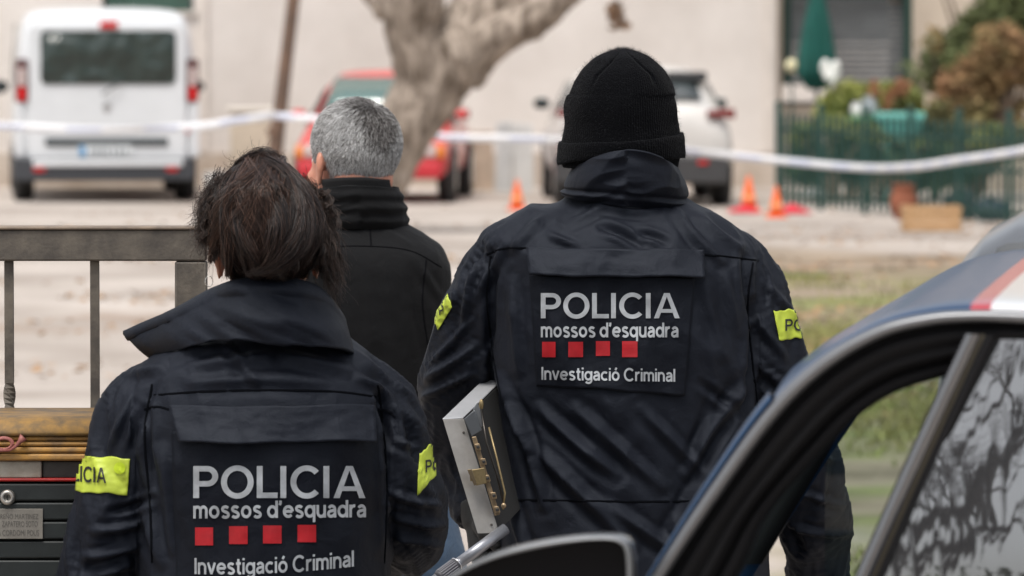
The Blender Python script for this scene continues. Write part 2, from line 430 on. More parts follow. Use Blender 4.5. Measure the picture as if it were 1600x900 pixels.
def shrub(name, label, px, py, D, spec, N_, size, m, stem=True, group=None, cat='bush'):
    """spec: blobs in pixels (px,py,rx,ry) at depth D"""
    base = Vector((X(px, D), D, 0)); o = thing(name, base, label, cat, group)
    sc = D/FPX; bl = []
    for (bx, by, rx, ry) in spec:
        c = at(bx, by, D); bl.append((c.x, c.y+RNG.uniform(-.2, .2), c.z, rx*sc, min(rx, ry)*sc*.9, ry*sc))
    leafball('foliage', bl, N_, size, m, o)
    mb = MB()
    for b in bl:
        mb.tube([base+Vector((0, 0, 0)), (base+Vector(b[:3]))/2+Vector((random.uniform(-.1, .1), 0, 0)), Vector(b[:3])], [.03, .022, .008], 6)
    mb.build('stem', mat('twig', (.14, .10, .07), .9, var=.3), o)
    return o
brown = mat('brown_leaf', (.30, .155, .08), .8, island=.6, col2=(.20, .17, .07), vscale=1.6)
green = mat('green_leaf', (.17, .20, .075), .75, island=.5, col2=(.09, .11, .045), vscale=1.5)
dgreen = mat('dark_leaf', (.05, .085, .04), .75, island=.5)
yell = mat('yellow_leaf', (.38, .38, .10), .75, island=.5, col2=(.18, .22, .07), vscale=3)
shrub('bush', 'big reddish brown autumn bush at the right behind the green fence', 1530, 260, 60, [(1455+150*((k*.618) % 1), 70+135*((k*.377) % 1), 24+12*(k % 3), 20+9*(k % 4)) for k in range(22)], 16000, .038, brown)
shrub('bush', 'olive green bush top right above the brown bush', 1560, 230, 62.5, [(1460+190*((k*.618) % 1), -60+190*((k*.377+.1) % 1), 26+14*(k % 3), 22+12*(k % 4)) for k in range(26)], 17000, .042, green)
shrub('bush', 'low dark green shrub below the brown bush', 1500, 250, 59, [(1490, 215, 45, 30), (1540, 225, 50, 28), (1440, 235, 26, 20), (1590, 215, 40, 26), (1465, 180, 18, 26)], 4500, .05, mat('olive_leaf', (.13, .12, .05), .8, island=.4))
shrub('bush', 'yellow green flowering hedge behind the fence by the parasol', 1330, 235, 59.5, [(1330, 150, 40, 22), (1385, 145, 40, 22), (1420, 160, 25, 25), (1290, 165, 26, 20), (1355, 185, 60, 16)], 7000, .035, yell)
shrub('bush', 'bright yellow green bush at the right end of the teal planter', 1458, 235, 59, [(1455, 190, 16, 30)], 1200, .035, mat('lime_leaf', (.42, .42, .07), .7, island=.4))
shrub('bush', 'reddish flowering plant in the middle of the hedge', 1400, 235, 59.2, [(1400, 138, 12, 9), (1380, 150, 10, 10), (1418, 150, 9, 8), (1350, 140, 8, 7)], 700, .03, mat('rust_leaf', (.36, .16, .08), .7, island=.4))
shrub('bush', 'light yellow green plants growing up through the pickets left of the teal planter', 1300, 262, 58.3, [(1255, 215, 18, 16), (1300, 205, 30, 14), (1350, 210, 24, 12), (1460, 222, 26, 14), (1540, 215, 40, 14)], 2600, .035, yell)
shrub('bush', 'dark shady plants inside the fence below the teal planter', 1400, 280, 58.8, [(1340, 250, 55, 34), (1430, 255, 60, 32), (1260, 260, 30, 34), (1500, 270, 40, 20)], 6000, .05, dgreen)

# ================================================================ near-centre tree
def tree():
    D = 50.0
    o = thing('tree', (X(560, D), D, 0), 'thick grey leaning tree trunk with forked limbs before the red car', 'tree')
    sc = D/FPX
    br = [([(560, 372), (573, 315), (597, 255), (640, 180), (690, 105), (712, 60)], [62, 50, 50, 52, 54, 40], 0),
          ([(672, 130), (655, 80), (645, 40), (650, -10), (640, -90), (600, -200)], [54, 48, 42, 42, 30, 16], -.1),
          ([(650, 60), (628, 35), (600, 18), (570, -20), (520, -60)], [24, 17, 14, 14, 8], .1),
          ([(700, 100), (735, 50), (775, -5), (800, -90), (830, -220)], [60, 56, 44, 32, 14], .1),
          ([(690, 118), (730, 88), (775, 58), (830, 30), (888, -14), (960, -80), (1060, -200)], [42, 36, 31, 29, 25, 18, 8], -.12),
          ([(715, 50), (760, 15), (830, -25), (900, -90)], [30, 26, 24, 12], 0.0)]
    V = np.zeros((0, 3)); F = []
    for pts, r, dy in br:
        P = np.array([tuple(at(x, y, D)) for x, y in pts]); P[:, 1] += np.linspace(0, dy*4, len(P))
        P = catmull(np.hstack([P, np.array(r)[:, None]*sc]), len(pts)*6)
        tv, tf = tube(P[:, :3], P[:, 3], 14); F += [[i+len(V) for i in f] for f in tf]; V = np.vstack([V, tv])
    # knot
    for (kx, ky, rr) in ((727, 100, 20), (735, 118, 13), (600, 10, 14), (665, 120, 18)):
        c = at(kx, ky, D-.16); mbk = MB(); mbk.lathe([(rr*sc*math.sin(t), -rr*sc*1.25*math.cos(t)) for t in np.linspace(.2, PI-.2, 8)], c, 12)
        F += [[i+len(V) for i in f] for f in mbk.f]; V = np.vstack([V, np.array(mbk.v)])
    V, F = remesh(V, F, .022, 3)
    nn = vnormals(V, F)
    twist = V.copy(); twist[:, 2] *= .5; twist[:, 0] += V[:, 2]*.35
    V = V+nn*(.035*fbm(V*2.6, 2, 3)[:, None]+.022*(1-np.abs(fbm(twist*[7, 7, 2.2], 4, 3)))[:, None]+.008*fbm(V*22, 8, 2)[:, None])
    bark = bpy.data.materials.new('bark'); bark.use_nodes = True
    t = bark.node_tree; N = t.nodes; L = t.links; b = N['Principled BSDF']; b.inputs['Roughness'].default_value = .9
    tc = N.new('ShaderNodeTexCoord'); mp = N.new('ShaderNodeMapping'); mp.inputs['Scale'].default_value = (6, 6, 1.6); mp.inputs['Rotation'].default_value = (0, .45, 0)
    n = N.new('ShaderNodeTexNoise'); n.inputs['Scale'].default_value = 1.6; n.inputs['Detail'].default_value = 9; n.inputs['Distortion'].default_value = .8
    r = N.new('ShaderNodeValToRGB'); r.color_ramp.elements[0].position = .35; r.color_ramp.elements[1].position = .65
    r.color_ramp.elements[0].color = (.13, .10, .075, 1); r.color_ramp.elements[1].color = (.42, .35, .29, 1)
    bp = N.new('ShaderNodeBump'); bp.inputs['Distance'].default_value = .06; bp.inputs['Strength'].default_value = .9
    L.new(tc.outputs['Object'], mp.inputs[0]); L.new(mp.outputs[0], n.inputs[0]); L.new(n.outputs['Fac'], r.inputs[0]); L.new(r.outputs[0], b.inputs['Base Color'])
    L.new(n.outputs['Fac'], bp.inputs['Height']); L.new(bp.outputs[0], b.inputs['Normal'])
    mkobj('trunk', V, F, bark, o, smooth=True)
    # thin twigs high up and a few dry leaves hanging into view
    mb = MB()
    rt = random.Random(4)
    for (bx, by) in ((960, -80), (830, -220), (900, -90), (520, -60), (600, -200), (1060, -200)):
        for k in range(5):
            c = at(bx, by, D); q = c+Vector((rt.uniform(-.8, .8), rt.uniform(-.6, .6), rt.uniform(.1, 1.2))); q2 = q+Vector((rt.uniform(-.7, .7), rt.uniform(-.5, .5), rt.uniform(.2, .9)))
            mb.tube([c, (c+q)/2+Vector((0, .05, .05)), q, q2], [.04, .03, .018, .006], 6)
    mb.tube([at(960, -80, D), at(975, -30, D), at(968, 20, D)], [.012, .007, .004], 5)
    mb.build('branch', bark, o, smooth=True)
    cl = []
    for (cx_, cy_, rr) in ((968, 30, 14), (955, 42, 8), (982, 40, 7), (972, 18, 10)):
        c = at(cx_, cy_, D); cl.append((c.x, c.y, c.z, rr*sc, rr*sc, rr*sc))
    leafball('crown', cl, 80, .05, mat('hanging_leaf', (.27, .17, .11), .8, island=.4), o)
# ================================================================ generic car: stations rear(0)->front(L), built in local coords (x forward, y left)
glass = mat('car_glass', (.03, .04, .04), .06, spec=.9, ior=1.6, coat=.6)
tyre_m = mat('tyre_rubber', (.025, .024, .023), .8, bump=.2, bscale=60); rim_m = mat('alloy_rim', (.42, .42, .42), .35, metal=.8)
blackp = mat('black_plastic', (.035, .036, .038), .55, var=.15); redl = mat('red_lamp', (.55, .01, .012), .15, coat=.5); clearl = mat('clear_lamp', (.55, .45, .43), .2, coat=.5)
amberl = mat('amber_lamp', (.75, .22, .03), .2, coat=.5)
EDGE = [.09]
def section(zb, zbelt, zt, wb, wt):
    h = zbelt-zb
    half = [(wb*.55, zb), (wb*.93, zb+.01), (wb*.99, zb+h*.22), (wb, zb+h*.6), (wb*.965, zbelt), (wt+(wb-wt)*.12, zt-EDGE[0]), (wt*.86, zt-.015), (wt*.45, zt+.008)]
    return [(-y, z) for y, z in half]+[(y, z) for y, z in half[::-1]]
class Car:
    def __init__(s, name, loc, rz, label, cat, st, paint, group=None):
        s.r = thing(name, loc, label, cat, group, rz); s.st = st
        V = []; F = []; n = 16
        for (x, *q) in st:
            for (y, z) in section(*q): V.append((x, y, z))
        for k in range(len(st)-1):
            for i in range(n):
                j = (i+1) % n; F.append((k*n+i, (k+1)*n+i, (k+1)*n+j, k*n+j))
        F.append([i for i in range(n)]); F.append([(len(st)-1)*n+i for i in range(n)][::-1])
        s.body = mkobj('body', V, F, paint, s.r, world=False, smooth=True, sub=1)
    def lerp(s, x):
        xs = [q[0] for q in s.st]; return [np.interp(x, xs, [q[i] for q in s.st]) for i in range(1, 6)]
    def side_pt(s, x, t, sg, off=.012):      # t: 0 belt .. 1 roof edge
        zb, zbelt, zt, wb, wt = s.lerp(x); y0, z0 = wb*.965, zbelt; y1, z1 = wt+(wb-wt)*.12, zt-EDGE[0]
        return (x, sg*(y0+(y1-y0)*t+off), z0+(z1-z0)*t)
    def sidewin(s, name, quads, m=None):
        for sg in (-1, 1):
            for q in quads:
                n = 5; V = []; 
                for i in range(n):
                    for j in range(2):
                        u = i/(n-1); x = (q[0][0]*(1-u)+q[1][0]*u) if j == 0 else (q[3][0]*(1-u)+q[2][0]*u); t = (q[0][1]*(1-u)+q[1][1]*u) if j == 0 else (q[3][1]*(1-u)+q[2][1]*u)
                        V.append(s.side_pt(x, t, sg))
                F = [(2*i, 2*i+1, 2*i+3, 2*i+2) for i in range(n-1)]
                mkobj(name, V, F, m or glass, s.r, world=False, smooth=True, solid=.012)
    def endglass(s, name, xa, xb, frac=.86, m=None, off=.02):
        """glass across the car on the slope between station xa (low) and xb (high)"""
        zb, zbelt, zt, wb, wt = s.lerp(xa); z0 = zt+.0; w0 = (wt if zt-zbelt > .2 else wb*.8)*frac
        zb, zbelt, zt2, wb, wt2 = s.lerp(xb); z1 = zt2-.02; w1 = wt2*frac*.95
        d = -1 if xb > xa else 1; V = []
        for i in range(2):
            for j in range(9):
                u = j/8*2-1; bow = (1-u*u)*.05
                x, z, w = ((xa, z0, w0) if i == 0 else (xb, z1, w1)); V.append((x+d*(off+bow), u*w, z+.015))
        mkobj(name, V, [(j, j+1, 10+j, 9+j) for j in range(8)], m or glass, s.r, world=False, smooth=True, solid=.012)
    def wheels(s, xs, y, r=.31, wd=.2):
        for x in xs:
            for sg in (-1, 1):
                M = Matrix.Rotation(PI/2, 3, 'X')
                w = MB().lathe([(r*.60, -wd/2), (r*.9, -wd/2), (r, -wd*.35), (r, wd*.35), (r*.9, wd/2), (r*.60, wd/2)], (x, sg*y, r), 28, M).build('wheel', tyre_m, s.r, world=False, smooth=False, bev=.01)
                mb = MB(); mb.lathe([(r*.1, -.01), (r*.16, .03), (r*.12, .035)], (x, sg*(y+wd/2-.05), r), 14, Matrix.Rotation(-sg*PI/2, 3, 'X'))
                for k in range(7):
                    a = 2*PI*k/7; mb.tube([(x+.1*r*math.cos(a), sg*(y+wd/2-.03), r+.1*r*math.sin(a)), (x+.62*r*math.cos(a), sg*(y+wd/2-.015), r+.62*r*math.sin(a))], [.022, .017], 5)
                mb.lathe([(r*.62, -.012), (r*.66, 0), (r*.62, .012), (r*.58, 0)], (x, sg*(y+wd/2-.01), r), 24, M)
                mb.build('rim', rim_m, w, world=False, smooth=True)
                MB().lathe([(r*1.08, -.05), (r*1.16, 0), (r*1.08, .03)], (x, sg*(y+wd/2-.07), r+.01), 28, M).build('wheel_arch', blackp, s.r, world=False, smooth=True)
    def mirrors(s, x, m, z=.95, y=.9, k=1):
        for sg in (-1, 1):
            a = MB().add(*ellipsoid((x, sg*(y+.07), z), (.05*k, .11*k, .075*k), 8)).build('wing_mirror', m, s.r, world=False, smooth=True)
            MB().box((x-.045, sg*(y+.075), z), (.012, .15, .09)).build('mirror_glass', glass, a, world=False)

def rrect(x0, y0, x1, y1, r, n=4):
    P = []
    for cx_, cy_, a0 in ((x1-r, y0+r, -90), (x1-r, y1-r, 0), (x0+r, y1-r, 90), (x0+r, y0+r, 180)):
        for k in range(n+1):
            a = math.radians(a0+90*k/n); P.append((cx_+r*math.cos(a), cy_+r*math.sin(a)))
    return P
# ---------------------------------------------------------------- white van (rear towards us)
white = mat('white_paint', (.66, .68, .70), .35, coat=.5, var=.05, vscale=2)
VD = gd(318)+.35
vx = X(166, VD); hwv = .955
st = [(0, .42, 1.15, 1.90, .90, .80), (.02, .36, 1.16, 1.96, .945, .86), (.25, .33, 1.16, 2.00, .96, .87), (2.6, .30, 1.14, 2.02, .965, .87), (3.5, .28, 1.10, 1.98, .96, .85), (3.8, .28, 1.08, 1.80, .96, .82), (4.35, .28, 1.05, 1.17, .95, .80), (4.9, .28, .92, .96, .9, .75), (5.05, .35, .75, .78, .8, .6)]
van = Car('van', (vx, VD, 0), PI/2, 'white panel van parked with its rear doors facing us at the left', 'van', st, white)
van.sidewin('side_window', [((2.7, .1), (3.7, .1), (3.45, .85), (2.7, .9))]); van.endglass('windscreen', 4.35, 3.8)
van.wheels((.85, 4.1), .84, .34, .22); van.mirrors(3.9, blackp, 1.15, 1.0)
R = van.r; D0 = VD-.03
def vp(name, pts, m, t=.03, D=D0, bev=.008, parent=None, sm=False): return MB().plate(pts, D, t).build(name, m, parent or R, bev=bev)
door = vp('rear_door', rrect(46, 38, 290, 264, 10), white, .06, VD-.035, .012)
wp = rrect(63, 48, 274, 131, 9); wp = [(x, y+(4*(1-((x-168)/106)**2) if y > 100 else 0)) for x, y in wp]
vp('rear_window', wp, mat('van_glass', (.035, .05, .045), .05, spec=.5, ior=1.45, coat=.25, bump=1, bscale=2.2, bdist=.35, detail=2), .02, VD-.052, .004, door)
vp('brake_light', rrect(155, 33, 183, 44, 2), redl, .03, VD-.075, .004, door)
MB().tube([at(187, 128, VD-.08), at(174, 137, VD-.085), at(158, 147, VD-.08)], [.014, .010, .012], 6).build('wiper', blackp, door)
vp('handle_strip', rrect(70, 215, 262, 228, 3), mat('handle_dark', (.07, .08, .085), .6), .02, VD-.055, .004, door)  # dark grey handle strip across the rear doors
pl = vp('number_plate', rrect(122, 227, 205, 246, 2), mat('plate_white', (.62, .65, .66), .4), .02, VD-.062, .003, door)
vp('plate_band', rrect(123, 228, 133, 245, 1), mat('plate_blue', (.10, .28, .50), .4), .005, VD-.066, 0, pl)
dk = mat('dark_mark', (.12, .125, .13), .5)
mb = MB()
for k, x in enumerate((140, 148, 156, 164, 174, 183, 192)): mb.plate(rrect(x, 231, x+5, 242, 1, 1), VD-.066, .004)
mb.build('plate_characters', mat('plate_ink', (.22, .23, .25), .5), pl)
MB().plate([(166, 157), (174, 166), (166, 177), (158, 166)], VD-.05, .02).build('badge', mat('chrome_badge', (.5, .5, .5), .3, metal=.8), door, bev=.006)
for (x0, x1, nm) in ((24, 44, 0), (291, 310, 1)):
    lp = vp('tail_light', rrect(x0, 92, x1, 160, 4), mat('smoked_lamp', (.10, .04, .04), .2, coat=.5), .07, VD-.02, .01)
    vp('reversing_light', rrect(x0+4, 106, x1-4, 134, 2), clearl, .03, VD-.032, .004, lp); vp('lower_lamp', rrect(x0+3, 136, x1-3, 157, 2), redl, .03, VD-.034, .004, lp)
bp_ = MB().plate(rrect(20, 247, 303, 283, 7), VD-.10, .25).build('bumper', mat('bumper_grey', (.045, .048, .055), .6), R, bev=.02)
vp('body_sill', rrect(50, 250, 284, 260, 2), white, .03, VD-.13, .01)
for x in (60, 267): vp('reflector', rrect(x-9, 259, x+9, 268, 2), redl, .02, VD-.115, .003, bp_)
for x in (292,): vp('fuel_mark', rrect(x-5, 200, x+4, 208, 2), redl, .02, VD-.03, .002)
for x in (30, 303): MB().plate(rrect(x-7, 160, x+8, 246, 3), VD-.015, .08).build('corner_panel', white, R, bev=.02)

van.r.rotation_euler.z = PI/2+math.radians(5.5)
# ---------------------------------------------------------------- white crossover (rear towards us)
SD_ = gd(325)+.3; wx = X(1010, SD_)
pw = mat('pearl_paint', (.62, .60, .57), .35, coat=.5, var=.06, vscale=2)
st = [(0, .40, .80, .84, .78, .62), (.03, .33, .84, .98, .86, .66), (.22, .30, .86, 1.10, .89, .60), (.62, .28, .86, 1.34, .90, .60), (1.1, .26, .86, 1.41, .90, .62), (2.1, .26, .85, 1.41, .90, .62), (2.6, .26, .84, 1.33, .90, .60), (3.2, .26, .83, .96, .90, .68), (3.9, .26, .76, .86, .88, .64), (4.1, .32, .62, .68, .8, .5)]
suv = Car('car', (wx, SD_, 0), PI/2, 'white crossover parked with its rear towards us behind the man in the beanie', 'car', st, pw, 'parked cars in front of the building')
suv.sidewin('side_window', [((.75, .1), (1.6, .1), (1.6, .85), (.95, .8)), ((1.68, .1), (2.75, .1), (2.45, .85), (1.68, .85))])
suv.endglass('rear_window', .18, .66, .92); suv.endglass('windscreen', 3.2, 2.6)
suv.wheels((.72, 3.35), .80, .33, .2); suv.mirrors(2.75, mat('teal_mirror', (.05, .12, .13), .3, coat=.4), 1.0, .86, .8)
R = suv.r
MB().plate(rrect(1045, 112, 1108, 128, 5), SD_+.45, .25).build('spoiler', blackp, R, bev=.02)
MB().plate(rrect(868, 243, 1140, 288, 10), SD_-.10, .3).build('bumper', mat('dark_bumper', (.05, .05, .052), .6), R, bev=.03)
for s_ in (-1, 1):
    cx_ = 1009+s_*118; a = MB().plate([(cx_-22*1, 172), (cx_+22, 170), (cx_+22, 186), (cx_-22, 182)], SD_-.02, .12).build('tail_light', mat('dark_red_lamp', (.18, .02, .02), .2, coat=.5), R, bev=.012)
MB().plate(rrect(975, 205, 1045, 222, 2), SD_-.045, .03).build('number_plate', MATS['plate_white'], R, bev=.003)
for x in (920, 1098): MB().plate(rrect(x-8, 251, x+8, 257, 1), SD_-.115, .02).build('reflector', redl, R, bev=.003)

suv.r.rotation_euler.z = PI/2+math.radians(2.2)
# ---------------------------------------------------------------- red hatchback (front towards us)
RDp = gd(319); rx_ = X(578, RDp)
redp = mat('red_paint', (.62, .035, .035), .35, coat=.6, var=.12, vscale=2)
st = [(-3.75, .35, .7, .74, .70, .5), (-3.7, .28, .78, .86, .78, .58), (-3.35, .24, .80, 1.12, .80, .58), (-2.9, .24, .80, 1.32, .80, .56), (-2.2, .24, .80, 1.36, .81, .56), (-1.55, .24, .79, 1.30, .81, .54), (-1.0, .24, .77, .88, .81, .60), (-.35, .24, .70, .76, .80, .55), (-.05, .26, .58, .62, .76, .5), (.04, .3, .5, .53, .66, .4)]
red = Car('car', (rx_, RDp, 0), -PI/2-math.radians(3.5), 'red hatchback facing us, partly hidden by the leaning tree trunk', 'car', st, redp, 'parked cars in front of the building')
red.sidewin('side_window', [((-3.2, .1), (-2.35, .1), (-2.35, .85), (-3.0, .8)), ((-2.28, .1), (-1.15, .1), (-1.55, .85), (-2.28, .85))])
red.endglass('windscreen', -1.0, -1.52, .93, mat('green_glass', (.07, .14, .13), .08, spec=.9, coat=.5)); red.endglass('rear_window', -3.6, -3.1)
red.wheels((-3.15, -.72), .74, .29, .18); red.mirrors(-1.25, redp, .90, .78, .7)
R = red.r
def loc_plate(name, y0, y1, z0, z1, x, t, m, parent, bev=.01):
    return MB().box((x, (y0+y1)/2, (z0+z1)/2), (t, y1-y0, z1-z0)).build(name, m, parent, world=False, bev=bev)
loc_plate('bumper', -.74, .74, .26, .44, .01, .12, mat('red_bumper', (.50, .03, .04), .5), R, .04)
loc_plate('grille', -.30, .30, .47, .54, .03, .04, blackp, R); loc_plate('number_plate', -.25, .25, .33, .43, .08, .015, MATS['plate_white'], R, .003)
for sg in (-1, 1):
    h = loc_plate('headlight', sg*.52-.16, sg*.52+.16, .48, .61, .0, .10, clearl, R, .02)
    loc_plate('indicator', sg*.715-.05, sg*.715+.05, .47, .60, -.04, .10, amberl, R, .02)

# ================================================================ pole, tape, cones, boxes
PD = 55.0
rust = mat('rusty_pole', (.19, .115, .08), .8, col2=(.12, .08, .06), vscale=6)
o = thing('pole', (X(427, PD), PD, 0), 'leaning rust brown pole in front of the wall behind the dark haired woman', 'pole')
MB().tube([at(426, 330, PD), at(431, 230, PD), at(444, 120, PD), at(462, -30, PD), at(480, -200, PD)], [.078, .072, .066, .06, .055], 14).build('shaft', rust, o, smooth=True)
mb = MB(); c = at(430, 205, PD-.0); mb.lathe([(.078, -.03), (.084, -.03), (.084, .03), (.078, .03)], c, 14); mb.build('band', rust, o, smooth=False)

tape_m = bpy.data.materials.new('barrier_tape'); tape_m.use_nodes = True
t = tape_m.node_tree; N = t.nodes; L = t.links; b = N['Principled BSDF']; b.inputs['Roughness'].default_value = .35
uv = N.new('ShaderNodeUVMap'); br = N.new('ShaderNodeTexBrick'); br.offset = .5; br.inputs['Scale'].default_value = 1
sp = N.new('ShaderNodeSeparateXYZ'); L.new(uv.outputs[0], sp.inputs[0])
w1 = N.new('ShaderNodeMath'); w1.operation = 'FRACT'; m0 = N.new('ShaderNodeMath'); m0.operation = 'MULTIPLY'; m0.inputs[1].default_value = 1.35; L.new(sp.outputs[0], m0.inputs[0]); L.new(m0.outputs[0], w1.inputs[0])
gt = N.new('ShaderNodeMath'); gt.operation = 'LESS_THAN'; gt.inputs[1].default_value = .45; L.new(w1.outputs[0], gt.inputs[0])
v1 = N.new('ShaderNodeMath'); v1.operation = 'SUBTRACT'; v1.inputs[1].default_value = .5; L.new(sp.outputs[1], v1.inputs[0]); v2 = N.new('ShaderNodeMath'); v2.operation = 'ABSOLUTE'; L.new(v1.outputs[0], v2.inputs[0])
v3 = N.new('ShaderNodeMath'); v3.operation = 'LESS_THAN'; v3.inputs[1].default_value = .27; L.new(v2.outputs[0], v3.inputs[0])
mu = N.new('ShaderNodeMath'); mu.operation = 'MULTIPLY'; L.new(gt.outputs[0], mu.inputs[0]); L.new(v3.outputs[0], mu.inputs[1])
mx = N.new('ShaderNodeMix'); mx.data_type = 'RGBA'; mx.inputs[6].default_value = (.84, .85, .88, 1); mx.inputs[7].default_value = (.60, .64, .80, 1); L.new(mu.outputs[0], mx.inputs[0]); L.new(mx.outputs[2], b.inputs['Base Color'])
def tape(name, pts, label, h=.10):
    Dm = np.array([p[2] for p in pts]); P = np.array([tuple(at(*p)) for p in pts]); P = catmull(P, 120)
    s = np.linspace(0, 1, 120); tw = .35*np.sin(s*9+1)+.2*np.sin(s*23)
    up = np.stack([0*s, np.sin(tw), np.cos(tw)], 1)*h/2
    V = np.stack([P-up, P+up*.0+np.array([0, .006, 0])*np.sin(s*40)[:, None], P+up], 1).reshape(-1, 3); F = gridfaces(120, 3)
    o = mkobj(name, V, F, tape_m, smooth=True, solid=.001)
    uvl = o.data.uv_layers.new(name='UVMap'); dist = np.concatenate([[0], np.cumsum(np.linalg.norm(np.diff(P, axis=0), axis=1))])
    vi = np.empty(len(o.data.loops), np.int32); o.data.loops.foreach_get('vertex_index', vi)
    uvl.data.foreach_set('uv', np.stack([dist[vi//3], (vi % 3)/2], 1).ravel().astype(np.float32))
    return tag(o, label, 'tape', 'police barrier tapes')
tape('barrier_tape', [(-140, 192, 54), (0, 197, 54), (150, 203, 54), (300, 198, 54.2), (370, 188, 54.4), (432, 180, 54.75)], 'white barrier tape stretched across the back of the van to the rusty pole', .072)
tape('barrier_tape', [(430, 181, 54.8), (500, 186, 54.2), (600, 202, 53.6), (690, 214, 53.2), (850, 218, 53), (1000, 228, 53), (1160, 245, 52.5), (1330, 261, 51), (1420, 261, 49), (1500, 250, 47), (1600, 235, 45), (1750, 205, 42)], 'long white barrier tape sagging from the pole past the tree to the right edge', .068)

orange = mat('cone_orange', (.90, .16, .03), .5); conew = mat('cone_white', (.8, .78, .74), .4)
def cone(px, py, h_px, label):
    D = gd(py); sc = D/FPX; h = h_px*sc; r = h*.30
    o = thing('traffic_cone', (X(px, D), D, 0), label, 'traffic cone', 'orange traffic cones on the yard')
    MB().box((0, 0, h*.03), (r*2.3, r*2.3, h*.06)).build('base', orange, o, world=False, bev=.01)
    MB().lathe([(r*.82, h*.06), (r*.5, h*.5), (r*.14, h*.97), (r*.10, h)], (0, 0, 0), 20).build('cone_body', orange, o, world=False, smooth=True)
    MB().lathe([(r*.70, h*.26), (r*.55, h*.45)], (0, 0, .0), 20).build('reflective_band', mat('cone_pale', (.85, .30, .12), .4), o, world=False, smooth=True)
    o.children[-1].scale = (1.05, 1.05, 1)
cone(808, 328, 48, 'orange traffic cone standing left of the white crossover')
cone(1170, 330, 56, 'taller orange traffic cone at the right rear wheel of the white crossover')
cone(1213, 340, 50, 'orange traffic cone on the red cloth in front of the building corner')
D = gd(334)
def cloth(name, px, py, w, hgt, dp, m, label, cat):
    D = gd(py); sc = D/FPX; n = 26; u = np.linspace(-1, 1, n); U, Vv = np.meshgrid(u, u, indexing='ij')
    P = np.stack([U*w*sc/2, Vv*dp, 0*U], -1).reshape(-1, 3); rr = np.sqrt((U**2+Vv**2)).ravel()
    P[:, 2] = .012+hgt*sc*np.clip(1-rr, 0, 1)*(.6+.8*np.abs(vn(P*6, 3)))+.02*np.abs(vn(P*11, 4))
    P[:, :2] *= (1+.25*vn(P*3, 8))[:, None]
    tag(mkobj(name, P+[X(px, D), D, 0], gridfaces(n, n), m, smooth=True, solid=.004), label, cat)
redc = mat('red_cloth', (.62, .03, .05), .7, var=.2)
cloth('red_cloth', 1162, 332, 46, 10, .35, redc, 'crumpled red cloth on the ground before the taller orange cone', 'cloth')
cloth('red_cloth', 1238, 333, 52, 14, .35, redc, 'crumpled red cloth lying right of the cone by the building corner', 'cloth')
# things leaning on the wall
bw = mat('cream_panel', (.66, .58, .46), .7, var=.12, vscale=3)
D = 60.0; o = thing('meter_cabinet', (X(392, D), D, 0), 'cream meter cabinet standing against the wall behind the rusty pole', 'cabinet')
MB().plate([(360, 176), (424, 176), (424, 312), (360, 312)], D, .35).build('box', bw, o, bev=.01)
MB().plate([(353, 168), (430, 168), (430, 176), (353, 176)], D-.05, .42).build('lid', mat('cabinet_lid', (.74, .70, .62), .7), o, bev=.01)
MB().plate([(364, 184), (420, 184), (420, 300), (364, 300)], D-.012, .012).build('door', bw, o, bev=.004)
o = thing('bucket', (X(338, 58.5), 58.5, 0), 'white plastic bucket on the ground right of the van', 'bucket')
z = Z(270, 58.5)
MB().lathe([(.10, 0), (.13, z*.8), (.135, z), (.145, z+.01), (.12, z)], (0, 0, 0), 20).build('pail', mat('white_plastic', (.72, .72, .70), .5), o, world=False, smooth=True)
MB().tube([(-.135, 0, z), (-.1, -.09, z-.1), (0, -.14, z-.14), (.1, -.09, z-.1), (.135, 0, z)], .006, 6).build('handle', mat('grey_wire', (.3, .3, .3), .5), o, world=False)
D = 62.0; o = thing('door_panel', (X(805, D), D, 0), 'pale grey door panels leaning against the wall by the orange cone', 'panel')
gp = mat('grey_panel', (.52, .53, .52), .6, var=.1)
MB().plate([(776, 192), (800, 189), (800, 306), (773, 306)], D, .07).build('panel', gp, o, bev=.01)
MB().plate([(801, 192), (832, 194), (835, 306), (801, 306)], D+.04, .05).build('panel', mat('light_panel', (.60, .60, .58), .6, var=.08), o, bev=.01)
D = 62.5; MBp = MB().plate([(724, 205), (770, 205), (772, 302), (724, 302)], D, .1); tag(MBp.build('plywood_sheet', mat('stained_board', (.45, .36, .28), .9, var=.2, vscale=3), bev=.01), 'stained brown board standing by the wall right of the red hatchback', 'board')
# ================================================================ fence, parasol, terrace clutter (right background)
fg = mat('fence_green', (.018, .062, .052), .5, var=.2)
A = Vector((X(1216, gd(322)), gd(322), 0)); Bp = Vector((X(1475, gd(345)), gd(345), 0)); Cc = Vector((X(1600, gd(356)), gd(356), 0))
fence = thing('fence', A, 'dark green metal picket fence around the planted terrace', 'fence')
def along(t):   # 0..1 over two runs
    return A.lerp(Bp, t/.7) if t < .7 else Bp.lerp(Cc, (t-.7)/.3)
FH = .92
npk = 38; me0 = None
for i in range(npk):
    p = along(i/(npk-1)); post = i % 7 == 0
    M = MB()
    if post: M.box((0, 0, FH/2+.05), (.06, .06, FH+.1)); M.lathe([(.01, FH+.14), (.035, FH+.13), (.035, FH+.1), (.02, FH+.1)][::-1], (0, 0, 0), 10)
    else: M.box((0, 0, FH/2), (.035, .02, FH-.06)); M.lathe([(.017, FH-.03), (.012, FH), (.002, FH+.035)], (0, 0, 0), 8)
    o = M.build('post' if post else 'picket', fg, fence, world=False); o.location = p-A
for z_ in (.12, FH-.14, .5):
    for q in range(2):
        a, b_ = (A, Bp) if q == 0 else (Bp, Cc)
        d = b_-a; MB().box((a+b_)/2-A+Vector((0, .025, z_)), (d.length, .02, .035), rz=math.atan2(d.y, d.x)).build('rail', fg, fence, world=False)
